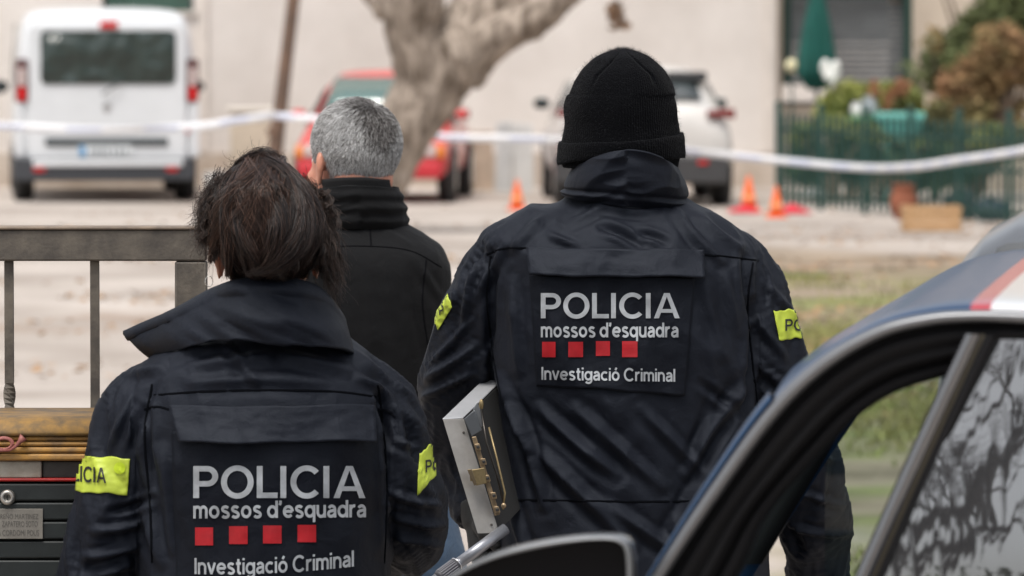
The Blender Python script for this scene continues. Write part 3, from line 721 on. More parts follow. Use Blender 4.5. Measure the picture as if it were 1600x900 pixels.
# green closed parasol
D = 60.0; px0 = 1276
um = thing('parasol', (X(px0, D), D, 0), 'closed dark green parasol on its pole above the terrace fence', 'parasol')
zt_, zb_ = Z(-40, D), Z(140, D); H = zt_-zb_; n = 72; V = []; m = 26
for k in range(m):
    u = k/(m-1); r = .02+.19*u**.8 if u < .86 else (.02+.19*.86**.8)*(1-.55*(u-.86)/.14)
    for i in range(n):
        a = 2*PI*i/n; f = 1+.22*math.cos(8*a)*min(1, u*2)+.08*math.cos(16*a+u*3)
        V.append((r*f*math.cos(a), r*f*math.sin(a), zt_-u*H))
mkobj('canopy', V, gridfaces(m, n, True)[:, ::-1], mat('parasol_green', (.006, .085, .068), .75, var=.25, vscale=3), um, world=False, smooth=True)
MB().tube([(0, 0, 0), (0, 0, zt_+.1)], .022, 10).build('pole', mat('pole_green', (.05, .07, .06), .4), um, world=False)
MB().lathe([(.24, 0), (.25, .03), (.12, .08), (.04, .12)], (0, 0, 0), 20).build('base', mat('concrete_base', (.3, .3, .29), .9), um, world=False)
MB().lathe([(.13, zb_+H*.22), (.14, zb_+H*.19), (.13, zb_+H*.16)], (0, 0, 0), 20).build('tie_strap', MATS['parasol_green'], um, world=False)
# teal planter on legs
D = 58.6; teal = mat('teal_plastic', (.09, .34, .30), .5, var=.1)
pl = thing('planter', (X(1408, D), D, 0), 'teal rectangular planter box on a stand behind the fence', 'planter')
MB().plate([(1372, 182), (1442, 182), (1436, 222), (1380, 222)], D, .3).build('trough', teal, pl, bev=.02)
MB().plate([(1368, 176), (1446, 176), (1446, 187), (1368, 187)], D-.03, .36).build('rim', mat('teal_rim', (.14, .42, .37), .45), pl, bev=.01)
MB().plate([(1376, 183), (1440, 183), (1440, 178), (1376, 178)], D+.0, .28).build('soil', mat('soil', (.08, .06, .04), 1), pl)
for x in (1385, 1431):
    for dy in (.04, .24): MB().box((X(x, D), D+dy, Z(222, D)/2), (.03, .03, Z(222, D))).build('leg', teal, pl)
# garden table with small white things
D = 59.0; tb = thing('garden_table', (X(1330, D), D, 0), 'small green garden table behind the fence under the parasol', 'table')
MB().plate([(1290, 184), (1366, 184), (1366, 190), (1290, 190)], D-.2, .5).build('table_top', mat('table_green', (.10, .25, .08), .5), tb, bev=.01)
for x in (1296, 1360):
    for dy in (-.15, .25): MB().box((X(x, D), D+dy, Z(190, D)/2), (.03, .03, Z(190, D))).build('leg', MATS['table_green'], tb)
wc = mat('white_ceramic', (.8, .8, .78), .3, coat=.4)
def pot(name, px, py, D, r, h, m, label, cat, base=None):
    z = Z(py, D) if base is None else base
    o = thing(name, (X(px, D), D, z), label, cat)
    MB().lathe([(r*.6, 0), (r*.95, h*.35), (r, h*.6), (r*.7, h*.9), (r*.78, h), (r*.6, h*.96)], (0, 0, 0), 18).build('vessel', m, o, world=False, smooth=True)
    MB().lathe([(r*.80, h*.95), (r*.86, h*.98), (r*.80, h*1.01)], (0, 0, 0), 18).build('rim', m, o, world=False, smooth=True)
    return o
pot('jug', 1339, 184, 58.9, .07, .16, wc, 'white rounded jug on the garden table', 'jug')
pot('jug', 1358, 184, 59.05, .085, .22, mat('grey_ceramic', (.4, .42, .45), .4), 'taller grey white jug on the garden table', 'jug')
# white flowers and a pale round lamp
D = 59.3; fl = thing('flower_pot', (X(1297, D), D, 0), 'tall plant with a big white bloom beside the parasol', 'flower')
MB().tube([(0, 0, 0), (.02, 0, Z(180, D)/2), at(1297, 128, D)-fl.location], [.015, .012, .008], 6).build('stem', mat('flower_stem', (.08, .16, .05), .7), fl, world=False)
mb = MB()
for k in range(14):
    a = k*2.4; c = at(1297, 112, D)-fl.location; d = Vector((math.cos(a)*.09, math.sin(a)*.06, .10*math.sin(k*1.7)))
    mb.add(*ellipsoid(c+d*.7, (.045, .03, .06), 6))
mb.build('bloom', mat('petal_white', (.82, .82, .78), .6), fl, world=False, smooth=True)
D = 60.5; lp = thing('globe_lamp', (X(1237, D), D, 0), 'pale round globe lamp on a thin post left of the parasol', 'lamp')
MB().add(*ellipsoid(at(1237, 103, D)-lp.location, (.07, .07, .075), 10)).build('globe', mat('cream_globe', (.72, .66, .42), .4), lp, world=False, smooth=True)
MB().tube([(0, 0, 0), (0, 0, Z(112, D))], .012, 8).build('post', fg, lp, world=False)
# terracotta pot, crate, bags outside the fence
D = gd(345)+.3; pot('plant_pot', 1412, 345, D, .13, .33, mat('terracotta', (.32, .11, .06), .8, var=.2), 'terracotta plant pot by the fence behind the wooden crate', 'plant pot', 0)
D = gd(362); wd = mat('crate_wood', (.52, .33, .17), .7, col2=(.40, .24, .12), vscale=6, stretch=(1, 1, 6))
cr = thing('crate', (X(1457, D), D, 0), 'pale wooden slatted crate on the ground before the fence', 'crate')
w_ = 90*D/FPX; h_ = 41*D/FPX; dp = .35
for k in range(3):
    z_ = h_*(.17+.33*k)
    for y_ in (0, dp): MB().box((0, y_, z_), (w_, .012, h_*.26)).build('slat', wd, cr, world=False, bev=.002)
    for x_ in (-w_/2, w_/2): MB().box((x_, dp/2, z_), (.012, dp-.014, h_*.26)).build('slat', wd, cr, world=False, bev=.002)
for x_ in (-w_/2+.03, w_/2-.03):
    for y_ in (.02, dp-.02): MB().box((x_, y_, h_/2), (.03, .026, h_)).build('corner_post', wd, cr, world=False)
MB().box((0, dp/2, .012), (w_-.02, dp-.02, .012)).build('bottom_board', wd, cr, world=False)
def bag(px, py, rx, ry, m, label):
    D = gd(py); sc = D/FPX; V, F = ellipsoid((0, 0, 0), (1, 1, 1), 18)
    P = V*np.array([rx*sc, rx*sc*.6, ry*sc]); P = P*(1+.14*fbm(V*2.2, int(px), 3))[:, None]; P[:, 2] += ry*sc*.8; P[:, 2] = np.maximum(P[:, 2], 0.01)
    o = thing('rubbish_bag', (X(px, D), D, 0), label, 'bag'); mkobj('sack', P, F, m, o, world=False, smooth=True)
    mb = MB(); mb.lathe([(.05, ry*sc*1.7), (.02, ry*sc*1.82), (.07, ry*sc*2.0)], (0, 0, 0), 10); mb.build('knot', m, o, world=False, smooth=True)
bag(1500, 344, 26, 28, mat('dark_bag', (.02, .03, .035), .35), 'tall dark rubbish bag behind the wooden crate')
bag(1550, 346, 32, 20, mat('blue_bag', (.03, .05, .07), .35), 'low blue black rubbish bag at the right of the fence')
D = 55.0; MB_ = MB(); 
D = gd(300); o = thing('wall_block', (X(1590, D), D, 0), 'low beige block wall at the far right under the bushes', 'wall')
MB().box((.3, .3, .25), (2.2, .3, .5)).build('wall', wm2, o, world=False, bev=.01)
tree()
# ================================================================ gate and letter box (left foreground)
GD = 9.3
steel = mat('weathered_steel', (.155, .135, .11), .65, metal=.25, col2=(.07, .062, .055), vscale=14, bump=.4, bscale=160, bdist=.002, detail=7)
gate = thing('gate', (X(298, GD), GD, 0), 'weathered grey steel gate with vertical bars left of the dark haired woman', 'gate')
def gp(name, pts, D=GD, t=.04, bev=.003, m=steel, parent=gate): return MB().plate(pts, D, t).build(name, m, parent, bev=bev)
gp('top_rail', [(-420, 359), (322, 359), (322, 408), (-420, 408)], GD, .05)
gp('end_post', [(273, 409), (322, 409), (322, 1700), (273, 1700)], GD+.001, .048)
gp('cap_strip', [(-420, 354), (322, 354), (322, 359), (-420, 359)], GD-.004, .058, .002, mat('rail_edge', (.26, .20, .15), .7, col2=(.15, .12, .10), vscale=20))
for bx in (-396, -262, -127, 7, 141):
    w = 14*GD/FPX; c = at(bx+7, 408, GD+.02); zb = .12
    zs = np.concatenate([np.linspace(c.z, c.z-.19, 4), np.linspace(c.z-.20, c.z-.34, 18), np.linspace(c.z-.36, zb, 6)]) if bx < 100 else np.linspace(c.z, zb, 12)
    V = []
    for z in zs:
        tw = 2*PI*np.clip((c.z-.20-z)/.14, 0, 1) if bx < 100 else 0
        for k in range(4):
            a = PI/4+PI/2*k+tw; V.append((c.x+w*.70*math.cos(a), GD+.02+w*.70*math.sin(a), z))
    n = len(zs); mkobj('bar', V, gridfaces(n, 4, True).tolist()+[(0, 1, 2, 3)], steel, gate)
gp('bottom_rail', [(-420, 1560), (272, 1560), (272, 1612), (-420, 1612)], GD+.001, .045)

MD = 9.02
paint_y = mat('mottled_yellow', (.38, .215, .06), .6, col2=(.15, .105, .06), vscale=26, bump=.3, bscale=120, bdist=.002, detail=8)
paint_y2 = mat('ochre_paint', (.44, .23, .05), .6, col2=(.20, .12, .055), vscale=30, detail=8)
dkg = mat('dark_groove', (.05, .03, .015), .8)
blk = mat('black_box_paint', (.014, .018, .018), .45, var=.3, vscale=20)
box_ = thing('mailbox', (X(-120, MD), MD, 0), 'old yellow topped black mailbox with post horn fixed to the gate', 'mailbox')
x0, x1 = -420, 205
def mbp(name, y0, y1, D, t, m, a=x0, b=x1, bev=.002, parent=box_): return MB().plate([(a, y0), (b, y0), (b, y1), (a, y1)], D, t).build(name, m, parent, bev=bev)
# rounded lid, grooved mouldings
V = []; n = 9
for k in range(n):
    a = PI/2*k/(n-1); z = at(0, 680, MD).z+math.sin(a)*(at(0, 656, MD).z-at(0, 680, MD).z); y = MD+.045*(1-math.cos(a))-.012
    V += [(X(x0, MD), y, z), (X(x1, MD), y, z)]
V += [(X(x0, MD), MD+.24, at(0, 656, MD).z), (X(x1, MD), MD+.24, at(0, 656, MD).z)]
mkobj('lid', V, [(2*k, 2*k+1, 2*k+3, 2*k+2) for k in range(n)], paint_y, box_, smooth=True, solid=.003)
mbp('moulding_backing', 680, 720, MD+.004, .2, dkg)
ys = [(681.5, 689), (690.5, 697.5), (699, 708), (709.5, 720)]
for k, (a, b) in enumerate(ys): mbp('moulding', a, b, MD-.009-.002*k, .03, paint_y2, bev=.0035)
# post horn emblem
hp = mat('horn_pink', (.30, .10, .085), .55, var=.25, vscale=60)
hz = thing_c = at(12, 693, MD-.02)
s_ = MD/FPX
def hpts(c, n=40):
    P = []
    for t in np.linspace(0, 1, n):
        a = -.3+t*2*PI*1.55; r = (12-3.0*t)*s_; P.append((c.x-6*s_+r*1.25*math.cos(a), c.y, c.z+r*.85*math.sin(a)))
    return P
P = hpts(hz); mb = MB(); mb.tube(P, np.linspace(.0016, .0026, len(P)), 8)
mb.tube([at(14, 704, MD-.021), at(24, 698, MD-.021), at(31, 690, MD-.021), at(37, 683, MD-.021)], [.002, .0028, .004, .0075], 10)
mb.tube([at(-22, 702, MD-.021), at(-8, 704, MD-.021), at(14, 704, MD-.021)], [.002, .0028, .002], 8)
mb.build('post_horn', hp, box_, smooth=True)
mbp('flap', 720.5, 747, MD-.004, .05, mat('flap_light', (.33, .31, .26), .6, col2=(.24, .21, .17), vscale=30), x0, 65)
mbp('flap', 720.5, 747, MD+.004, .05, mat('flap_dark', (.045, .043, .038), .5, var=.3, vscale=30), 66, x1)
mbp('red_strip', 747.5, 752.5, MD-.010, .05, mat('red_line', (.32, .012, .01), .4, var=.3, vscale=40))
mbp('body', 753, 1180, MD+.006, .20, mat('box_body_black', (.006, .007, .007), .7))  # near-black box body behind the slats
y = 755.5
while y < 1170:
    mbp('slat', y, y+27.5, MD-.008, .03, blk, bev=.003); y += 30
mt = mat('lock_metal', (.40, .38, .35), .35, metal=.8, var=.2, vscale=60)
lc = at(12, 777, MD-.009); Mx = Matrix.Rotation(PI/2, 3, 'X')
lk = MB().lathe([(.0125, 0), (.0125, .004), (.0105, .007), (.006, .0085), (.0055, .006)], lc, 28, Mx).build('lock', mt, box_, smooth=True)
mb = MB(); mb.box(lc+Vector((0, -.009, 0)), (.0018, .003, .008)); mb.build('keyhole', mat('hole_black', (.005, .005, .005), .9), lk)
npl = MB().plate([(-160, 795), (67, 795), (67, 842), (-160, 842)], MD-.0115, .0025).build('name_plate', mat('aluminium_plate', (.22, .205, .18), .5, metal=.3, var=.2, vscale=30), box_, bev=.0006)
# ================================================================ text that lies on cloth or plates
def text_mesh(s, off=0, spacing=1.0):
    c = bpy.data.curves.new('t', 'FONT'); c.body = s; c.size = 1; c.offset = off; c.space_character = spacing; c.resolution_u = 3; c.fill_mode = 'FRONT'
    o = bpy.data.objects.new('t', c); COL.objects.link(o)
    dg = bpy.context.evaluated_depsgraph_get(); me = bpy.data.meshes.new_from_object(o.evaluated_get(dg))
    bm = bmesh.new(); bm.from_mesh(me); bpy.data.objects.remove(o); bpy.data.curves.remove(c); bpy.data.meshes.remove(me)
    return bm
def subdiv_grid(bm, nx, ny):
    xs = [v.co.x for v in bm.verts]; ys = [v.co.y for v in bm.verts]
    x0, x1, y0, y1 = min(xs), max(xs), min(ys), max(ys)
    for i in range(1, nx):
        bmesh.ops.bisect_plane(bm, geom=bm.verts[:]+bm.edges[:]+bm.faces[:], plane_co=(x0+(x1-x0)*i/nx, 0, 0), plane_no=(1, 0, 0))
    for i in range(1, ny):
        bmesh.ops.bisect_plane(bm, geom=bm.verts[:]+bm.edges[:]+bm.faces[:], plane_co=(0, y0+(y1-y0)*i/ny, 0), plane_no=(0, 1, 0))
    V = np.array([v.co[:] for v in bm.verts]); bm.verts.index_update(); F = [[v.index for v in f.verts] for f in bm.faces]; bm.free()
    return V, F, (x0, x1, y0, y1)
# grotesque capitals drawn as flat strokes: unit height 1, stroke .165
def caps_mesh(word, sw=.17):
    bm = bmesh.new(); x = 0
    def poly(pts): bm.faces.new([bm.verts.new((p[0]+x, p[1], 0)) for p in pts])
    def arcband(cx, cy, rx, ry, a0, a1, n=28):
        for k in range(n):
            t0 = math.radians(a0+(a1-a0)*k/n); t1 = math.radians(a0+(a1-a0)*(k+1)/n)
            poly([(cx+rx*math.cos(t0), cy+ry*math.sin(t0)), (cx+rx*math.cos(t1), cy+ry*math.sin(t1)), (cx+(rx-sw)*math.cos(t1), cy+(ry-sw)*math.sin(t1)), (cx+(rx-sw)*math.cos(t0), cy+(ry-sw)*math.sin(t0))])
    def rect(a, b, c, d): poly([(a, b), (c, b), (c, d), (a, d)])
    for ch in word:
        if ch == 'P':
            rect(0, 0, sw, 1); rect(sw, 1-sw, .40, 1); rect(sw, .36, .40, .36+sw); arcband(.40, .68, .32, .32, -90, 90); x += .80
        elif ch == 'O': arcband(.47, .5, .47, .52, 0, 360, 40); x += 1.03
        elif ch == 'L': rect(0, 0, sw, 1); rect(sw, 0, .60, sw); x += .68
        elif ch == 'I': rect(0, 0, sw, 1); x += .29
        elif ch == 'C': arcband(.47, .5, .47, .52, 42, 318, 36); x += .95
        elif ch == 'A':
            poly([(0, 0), (sw*1.05, 0), (.46+.0, .86), (.46, 1), (.36, 1)]); poly([(.92, 0), (.92-sw*1.05, 0), (.46, .86), (.46, 1), (.56, 1)]); rect(.22, .22, .70, .22+sw*.85); x += .95
    bmesh.ops.remove_doubles(bm, verts=bm.verts, dist=.001)
    return bm
def stroke_text(word, sw=.135, gap=.15):
    """lower-case grotesque lettering drawn as flat strokes (x height .72, cap 1.0, descender -.25)"""
    bm = bmesh.new(); X0 = 0; X_ = .73; h = sw/2; lay = [0]
    def arc(cx, cy, rx, ry, a0, a1, n=18): return [(cx+rx*math.cos(math.radians(a0+(a1-a0)*k/n)), cy+ry*math.sin(math.radians(a0+(a1-a0)*k/n))) for k in range(n+1)]
    def line(P, closed=False):
        lay[0] += 1; z = (lay[0] % 3)*.1; n = len(P); L_ = []; R_ = []
        for i in range(n):
            a = P[i-1] if (i or closed) else P[0]; b = P[(i+1) % n] if (i < n-1 or closed) else P[-1]
            if closed and i == 0: a = P[-2]
            if closed and i == n-1: b = P[1]
            dx, dy = b[0]-a[0], b[1]-a[1]; l = math.hypot(dx, dy)+1e-9; nx_, ny_ = -dy/l*h, dx/l*h
            L_.append(bm.verts.new((P[i][0]+nx_+X0, P[i][1]+ny_, z))); R_.append(bm.verts.new((P[i][0]-nx_+X0, P[i][1]-ny_, z)))
        for i in range(n-1): bm.faces.new((L_[i], R_[i], R_[i+1], L_[i+1]))
    ry = X_/2; cy = X_/2; r = ry-h
    def bowl(cx, a0=0, a1=360): line(arc(cx, cy, r*.96, r+.008, a0, a1, 26 if a1-a0 > 300 else 18), closed=(a1-a0 == 360))
    for ch in word:
        if ch == ' ': X0 += .30; continue
        if ch == 'o' or ch == 'ó': bowl(.36); w = .72
        if ch == 'ó': line([(.33, .84), (.45, 1.02)])
        if ch in 'dqg': bowl(.34); w = .70
        if ch == 'd': line([(.63, 0), (.63, 1.0)])
        if ch == 'q': line([(.63, -.26), (.63, X_)])
        if ch == 'g': line([(.63, X_)]+[(.63, .1)]+arc(.36, -.0, .27, .20, 0, -150, 10))
        if ch == 'e': line([(.08, .375), (.63, .375)]); line(arc(.355, cy, .285, r+.008, 0, 318, 24)); w = .70
        if ch == 'c': line(arc(.355, cy, .285, r+.008, 48, 312, 22)); w = .64
        if ch == 'C': line(arc(.50, .5, .42, .45, 42, 318, 26)); w = .93
        if ch == 'I': line([(.09, 0), (.09, 1.0)]); w = .18
        if ch == 'l': line([(.08, 0), (.08, 1.0)]); w = .16
        if ch == 'i': line([(.08, 0), (.08, X_)]); line([(.08, .86), (.08, 1.0)]); w = .16
        if ch == "'": line([(.10, 1.0), (.10, .86), (.04, .74)]); w = .18
        if ch == 'n': line([(.08, 0), (.08, X_)]); line([(.08, .38)]+arc(.315, .43, .235, .235, 170, 0, 12)+[(.55, 0)]); w = .63
        if ch == 'm':
            line([(.08, 0), (.08, X_)])
            for k in (0, .40): line([(.08+k, .40)]+arc(.28+k, .46, .20, .205, 170, 0, 12)+[(.48+k, 0)])
            w = .96
        if ch == 'r': line([(.08, 0), (.08, X_)]); line([(.08, .36)]+arc(.34, .40, .26, .265, 170, 78, 8)); w = .42
        if ch == 'u': line([(.08, X_), (.08, .30)]+arc(.315, .30, .235, .235, 180, 350, 12)); line([(.55, 0), (.55, X_)]); w = .63
        if ch == 'v': line([(.05, X_), (.31, .02)]); line([(.57, X_), (.31, .02)]); w = .62
        if ch == 't': line([(.19, .94), (.19, .22)]+arc(.33, .20, .14, .14, 180, 275, 7)+[(.40, .07)]); line([(.02, X_-.065), (.38, X_-.065)]); w = .42
        if ch == 'a': line(arc(.31, .46, .215, .205, 155, 0, 12)+[(.525, 0)]); line([(.525, .42), (.34, .40)]+arc(.25, .22, .17, .155, 100, 290, 12)+[(.42, .12), (.525, .22)]); w = .61
        if ch == 's': line(arc(.30, .53, .20, .135, 25, 250, 12)+[(.36, .355)]+arc(.30, .20, .215, .145, 70, -155, 12)[1:]); w = .58
        X0 += w+gap
    return bm
def drape(name, bm, box, BV, D, m, parent, off=.0012, slant=(0, 0), nx=40, ny=8, obj=None):
    """map flat lettering onto the photo box (x0,y0,x1,y1) at depth D, then lay it on the surface behind"""
    V, F, (a, b, c, d) = subdiv_grid(bm, nx, ny); x0, y0, x1, y1 = box
    u = (V[:, 0]-a)/(b-a); v = (V[:, 1]-c)/(d-c); px = x0+(x1-x0)*u; py = y1+(y0-y1)*v+slant[0]*u+slant[1]*u*u
    P = []; ok = []
    for i in range(len(V)):
        q, h = hit(BV, px[i], py[i], D)
        ok.append(h is not None); P.append((q.x, (h if h is not None else D)-off-.0015*V[i, 2], q.z))
    F = [f for f in F if all(ok[i] for i in f)]
    return mkobj(name, P, F, m, parent)
def lay_plate(name, corners, BV, D, m, parent, nu=44, nv=32, off=.004, lift=None, smooth_it=3, th=.002, wob=0, seed=0):
    """cloth patch: corners TL,TR,BR,BL in pixels, laid on the surface; returns object and its BVH"""
    C = np.array(corners, float); V = np.zeros((nv, nu, 3)); miss = np.zeros((nv, nu), bool)
    for i in range(nv):
        for j in range(nu):
            v = i/(nv-1); u = j/(nu-1); p = (C[0]*(1-u)+C[1]*u)*(1-v)+(C[3]*(1-u)+C[2]*u)*v
            p[1] += 1.2*math.sin(u*7+seed)+.8*math.sin(u*17+seed*2)
            q, h = hit(BV, p[0], p[1], D)
            if h is None: miss[i, j] = True; h = D
            V[i, j] = (q.x, h, q.z)
    if miss.any() and not miss.all():
        V[..., 1][miss] = V[..., 1][~miss].max()
    y = V[..., 1].copy()
    for _ in range(smooth_it):
        yp = np.pad(y, 1, mode='edge'); avg = (yp[:-2, 1:-1]+yp[2:, 1:-1]+yp[1:-1, :-2]+yp[1:-1, 2:])/4; y = np.minimum(.5*y+.5*avg, V[..., 1]+.0)
    vv, uu = np.meshgrid(np.linspace(0, 1, nv), np.linspace(0, 1, nu), indexing='ij')
    y = y-off-(lift(uu, vv) if lift else 0)
    if wob: y = y-wob*fbm(np.stack([uu*6, vv*3, 0*uu+seed], -1).reshape(-1, 3), seed, 3).reshape(nv, nu)
    V[..., 1] = y; F = gridfaces(nv, nu)
    fl = F[[not miss.reshape(-1)[f].all() for f in F]] if miss.any() else F
    P = V.reshape(-1, 3)
    o = mkobj(name, P, fl[:, ::-1], m, parent, smooth=True, solid=th, soff=-1.0)
    return o, bvh(P, F)
def seam(name, paths, BV, D, m, parent, w=.0022, off=.0012):
    V = []; F = []
    for pts in paths:
        Q = catmull(np.array(pts, float), 40); b0 = len(V); n = 0
        for k, (px, py) in enumerate(Q):
            q, h = hit(BV, px, py, D)
            if h is None: continue
            d = Q[min(k+1, 39)]-Q[max(k-1, 0)]; L_ = np.hypot(*d)+1e-9; nx_, nz_ = d[1]/L_, d[0]/L_
            V += [(q.x-nx_*w, h-.0002, q.z-nz_*w), (q.x, h-off, q.z), (q.x+nx_*w, h-.0002, q.z+nz_*w)]; n += 1
        for k in range(n-1):
            a = b0+3*k; F += [(a, a+1, a+4, a+3), (a+1, a+2, a+5, a+4)]
    return mkobj(name, V, F, m, parent, smooth=True)

# ================================================================ wrinkles
def stroke_disp(PX, strokes, mm):
    d = np.zeros(len(PX))
    for s in strokes:
        x0, y0, x1, y1, w, a = s[:6]; w = w*.72; bend = s[6] if len(s) > 6 else 0
        p0 = np.array([x0, y0]); p2 = np.array([x1, y1]); L_ = np.linalg.norm(p2-p0); nrm = np.array([-(p2-p0)[1], (p2-p0)[0]])/L_
        p1 = (p0+p2)/2+nrm*bend
        t = np.linspace(0, 1, 14)[:, None]; C = (1-t)**2*p0+2*t*(1-t)*p1+t*t*p2
        lo = C.min(0)-3*w; hi = C.max(0)+3*w
        sel = np.where(((PX > lo) & (PX < hi)).all(1))[0]
        if len(sel) == 0: continue
        Q = PX[sel]; best = np.full(len(sel), 1e9); bt = np.zeros(len(sel)); sg = np.zeros(len(sel))
        for k in range(13):
            a_, b_ = C[k], C[k+1]; ab = b_-a_; u = np.clip(((Q-a_)@ab)/(ab@ab), 0, 1); c = a_+u[:, None]*ab; r = Q-c; dd = np.hypot(r[:, 0], r[:, 1])
            m = dd < best; best[m] = dd[m]; bt[m] = (k+u[m])/13; sg[m] = np.sign(r[m, 0]*ab[1]-r[m, 1]*ab[0])
        q = best/w; tp = np.sin(np.clip(bt*.9+.05, 0, 1)*PI)**.6
        prof = np.exp(-(q*np.where(sg > 0, .85, 1.9))**1.6)-.45*np.exp(-((q-1.7)**2)*2)
        d[sel] += a*mm*prof*tp
    return d
def arm_fold(V, path, rad, amp, freq, seed):
    """compression folds across a sleeve: rings that do not close"""
    P = catmull(np.array([tuple(p) for p in path]), 60); best = np.full(len(V), 1e9); bt = np.zeros(len(V)); vec = np.zeros((len(V), 3))
    for k in range(60):
        r = V-P[k]; d = np.linalg.norm(r, axis=1); m = d < best; best[m] = d[m]; bt[m] = k/59; vec[m] = r[m]
    L_ = np.linalg.norm(np.diff(P, axis=0), axis=1).sum()
    inside = np.clip((rad*1.55-best)/(rad*.35), 0, 1)*np.clip(bt*6-.5, 0, 1)
    an = np.arctan2(vec[:, 1], vec[:, 0])
    q = np.stack([bt*L_*freq+.9*np.sin(an*1.0+seed)*1.1, np.cos(an)*1.3, np.sin(an)*1.3], 1)
    w = q+.5*np.stack([vn(q*.8, seed+1), vn(q*.8, seed+2), 0*an], 1)
    f = 1-np.abs(vn(w, seed))*2; f2 = 1-np.abs(vn(w*2.1, seed+5))*2
    return amp*(f+.4*f2-.3)*inside, inside
def jacket(root, name, secs, arms, D, voxel, strokes, m, noise_amp=.0035, arm_amp=.006, seed=0, extra=None, dirs=(1, .35)):
    parts = [loft(secs, 70, 56)]
    for pts, rad in arms:
        Q = catmull(np.hstack([np.array([tuple(p) for p in pts]), np.array(rad)[:, None]]), 40); parts.append(tube(Q[:, :3], Q[:, 3], 28))
    if extra: parts += extra
    V, F = union(parts); V, F = remesh(V, F, voxel, 10, .6)
    N = vnormals(V, F)
    d = np.zeros(len(V)); tot = np.zeros(len(V))
    for k, (pts, rad) in enumerate(arms):
        a, ins = arm_fold(V, pts, max(rad), arm_amp, 16, seed+11*k+3); d += a; tot = np.maximum(tot, ins)
    # broad soft folds of the body, mostly running down and across
    q = V*np.array([9, 5, 5.5]); q[:, 0] += V[:, 2]*4*dirs[1]
    wv = q+.7*np.stack([vn(q*.7, seed+1), vn(q*.7, seed+2), vn(q*.7, seed+3)], 1)
    d += noise_amp*(1-2*np.abs(vn(wv, seed+4)))*(1-tot)+noise_amp*.5*(1-2*np.abs(vn(wv*2.2, seed+6)))*(1-tot*.5)+.0012*fbm(V*30, seed+8, 2)
    front = np.clip(-N[:, 1]*2, 0, 1)
    d += front*stroke_disp(proj(V), strokes, .001)
    V2 = V+N*d[:, None]
    mkobj(name, V2, F, m, root, smooth=True)
    return V2, F, bvh(V2, F)

navy = fabric('navy_shell', (.0042, .0052, .0095), .54, weave=1100, wb=.6, crumple=.22, sheen=.01, spec=.26, tint=(.78, .86, 1, 1))
navy_panel = fabric('navy_panel', (.0034, .0041, .0072), .58, weave=1100, wb=.5, crumple=.22, sheen=.0, spec=.21, tint=(.78, .86, 1, 1))
navy_flap = fabric('navy_flap', (.0054, .0064, .0108), .54, weave=1100, wb=.55, crumple=.26, sheen=.01, spec=.26, tint=(.78, .86, 1, 1))
seam_m = mat('seam', (.002, .0025, .004), .9, spec=.08)
blackfl = fabric('black_softshell', (.0042, .0044, .0052), .8, weave=1800, wb=.2, crumple=.25, sheen=.04, spec=.15)
jean = fabric('denim', (.05, .09, .15), .85, weave=1500, wb=.5, crumple=.4, sheen=.1)
dark_tr = fabric('dark_trousers', (.015, .017, .022), .8)
skin = bpy.data.materials.new('skin'); skin.use_nodes = True
_b = skin.node_tree.nodes['Principled BSDF']; _b.inputs['Base Color'].default_value = (.50, .25, .17, 1); _b.inputs['Roughness'].default_value = .5
_b.inputs['Subsurface Weight'].default_value = .2; _b.inputs['Subsurface Radius'].default_value = (.01, .004, .002)
skin2 = skin.copy(); skin2.node_tree.nodes['Principled BSDF'].inputs['Base Color'].default_value = (.40, .20, .135, 1)
reflect = mat('reflective_print', (.40, .42, .44), .5, metal=.2, var=.22, vscale=30, bump=.1, bscale=500, bdist=.0004)
redsq = mat('red_print', (.38, .006, .012), .55, var=.15, vscale=40)
neon = mat('fluorescent_band', (.44, .53, .05), .5, var=.10, vscale=30, bump=.15, bscale=900, bdist=.0004)
ink = mat('black_ink', (.012, .012, .012), .6)
boot = mat('black_leather', (.012, .012, .012), .45, bump=.3, bscale=200, bdist=.001)

def head_parts(c, hw, hh, yaw=0, tilt=0):
    """skull, face, nose, ears, jaw around centre c, looking to +y"""
    k = hw/.076; R = np.array((Matrix.Rotation(yaw, 3, 'Z') @ Matrix.Rotation(tilt, 3, 'X')))
    def T(x, y, z): return tuple(R@np.array([x*k, y*k, z*k])+np.array(c))
    E = lambda p, r, M=None: ellipsoid(T(*p), [q*k for q in r], 14, R if M is None else R@M)
    parts = [E((0, -.012, .035), (.076, .094, .083)), E((0, .035, -.02), (.062, .062, .095)), E((0, .055, -.082), (.038, .035, .03)), E((0, .03, -.055), (.056, .05, .05)), E((0, -.03, -.03), (.062, .06, .07)),
             E((0, .102, -.028), (.012, .016, .016)), E((0, .094, -.008), (.008, .012, .026)), E((0, .082, .022), (.045, .018, .012)),
             E((0, .090, -.062), (.022, .010, .006)), E((0, .089, -.072), (.019, .010, .007)), E((-.045, .062, -.03), (.018, .02, .02)), E((.045, .062, -.03), (.018, .02, .02))]
    for s in (-1, 1):
        M = np.array(Matrix.Rotation(s*.45, 3, 'Z'))
        parts += [E((s*.077, .002, -.008), (.0070, .019, .029), M), E((s*.081, -.006, .0), (.008, .013, .024), M), E((s*.078, .004, -.035), (.006, .009, .010))]
    return parts, T
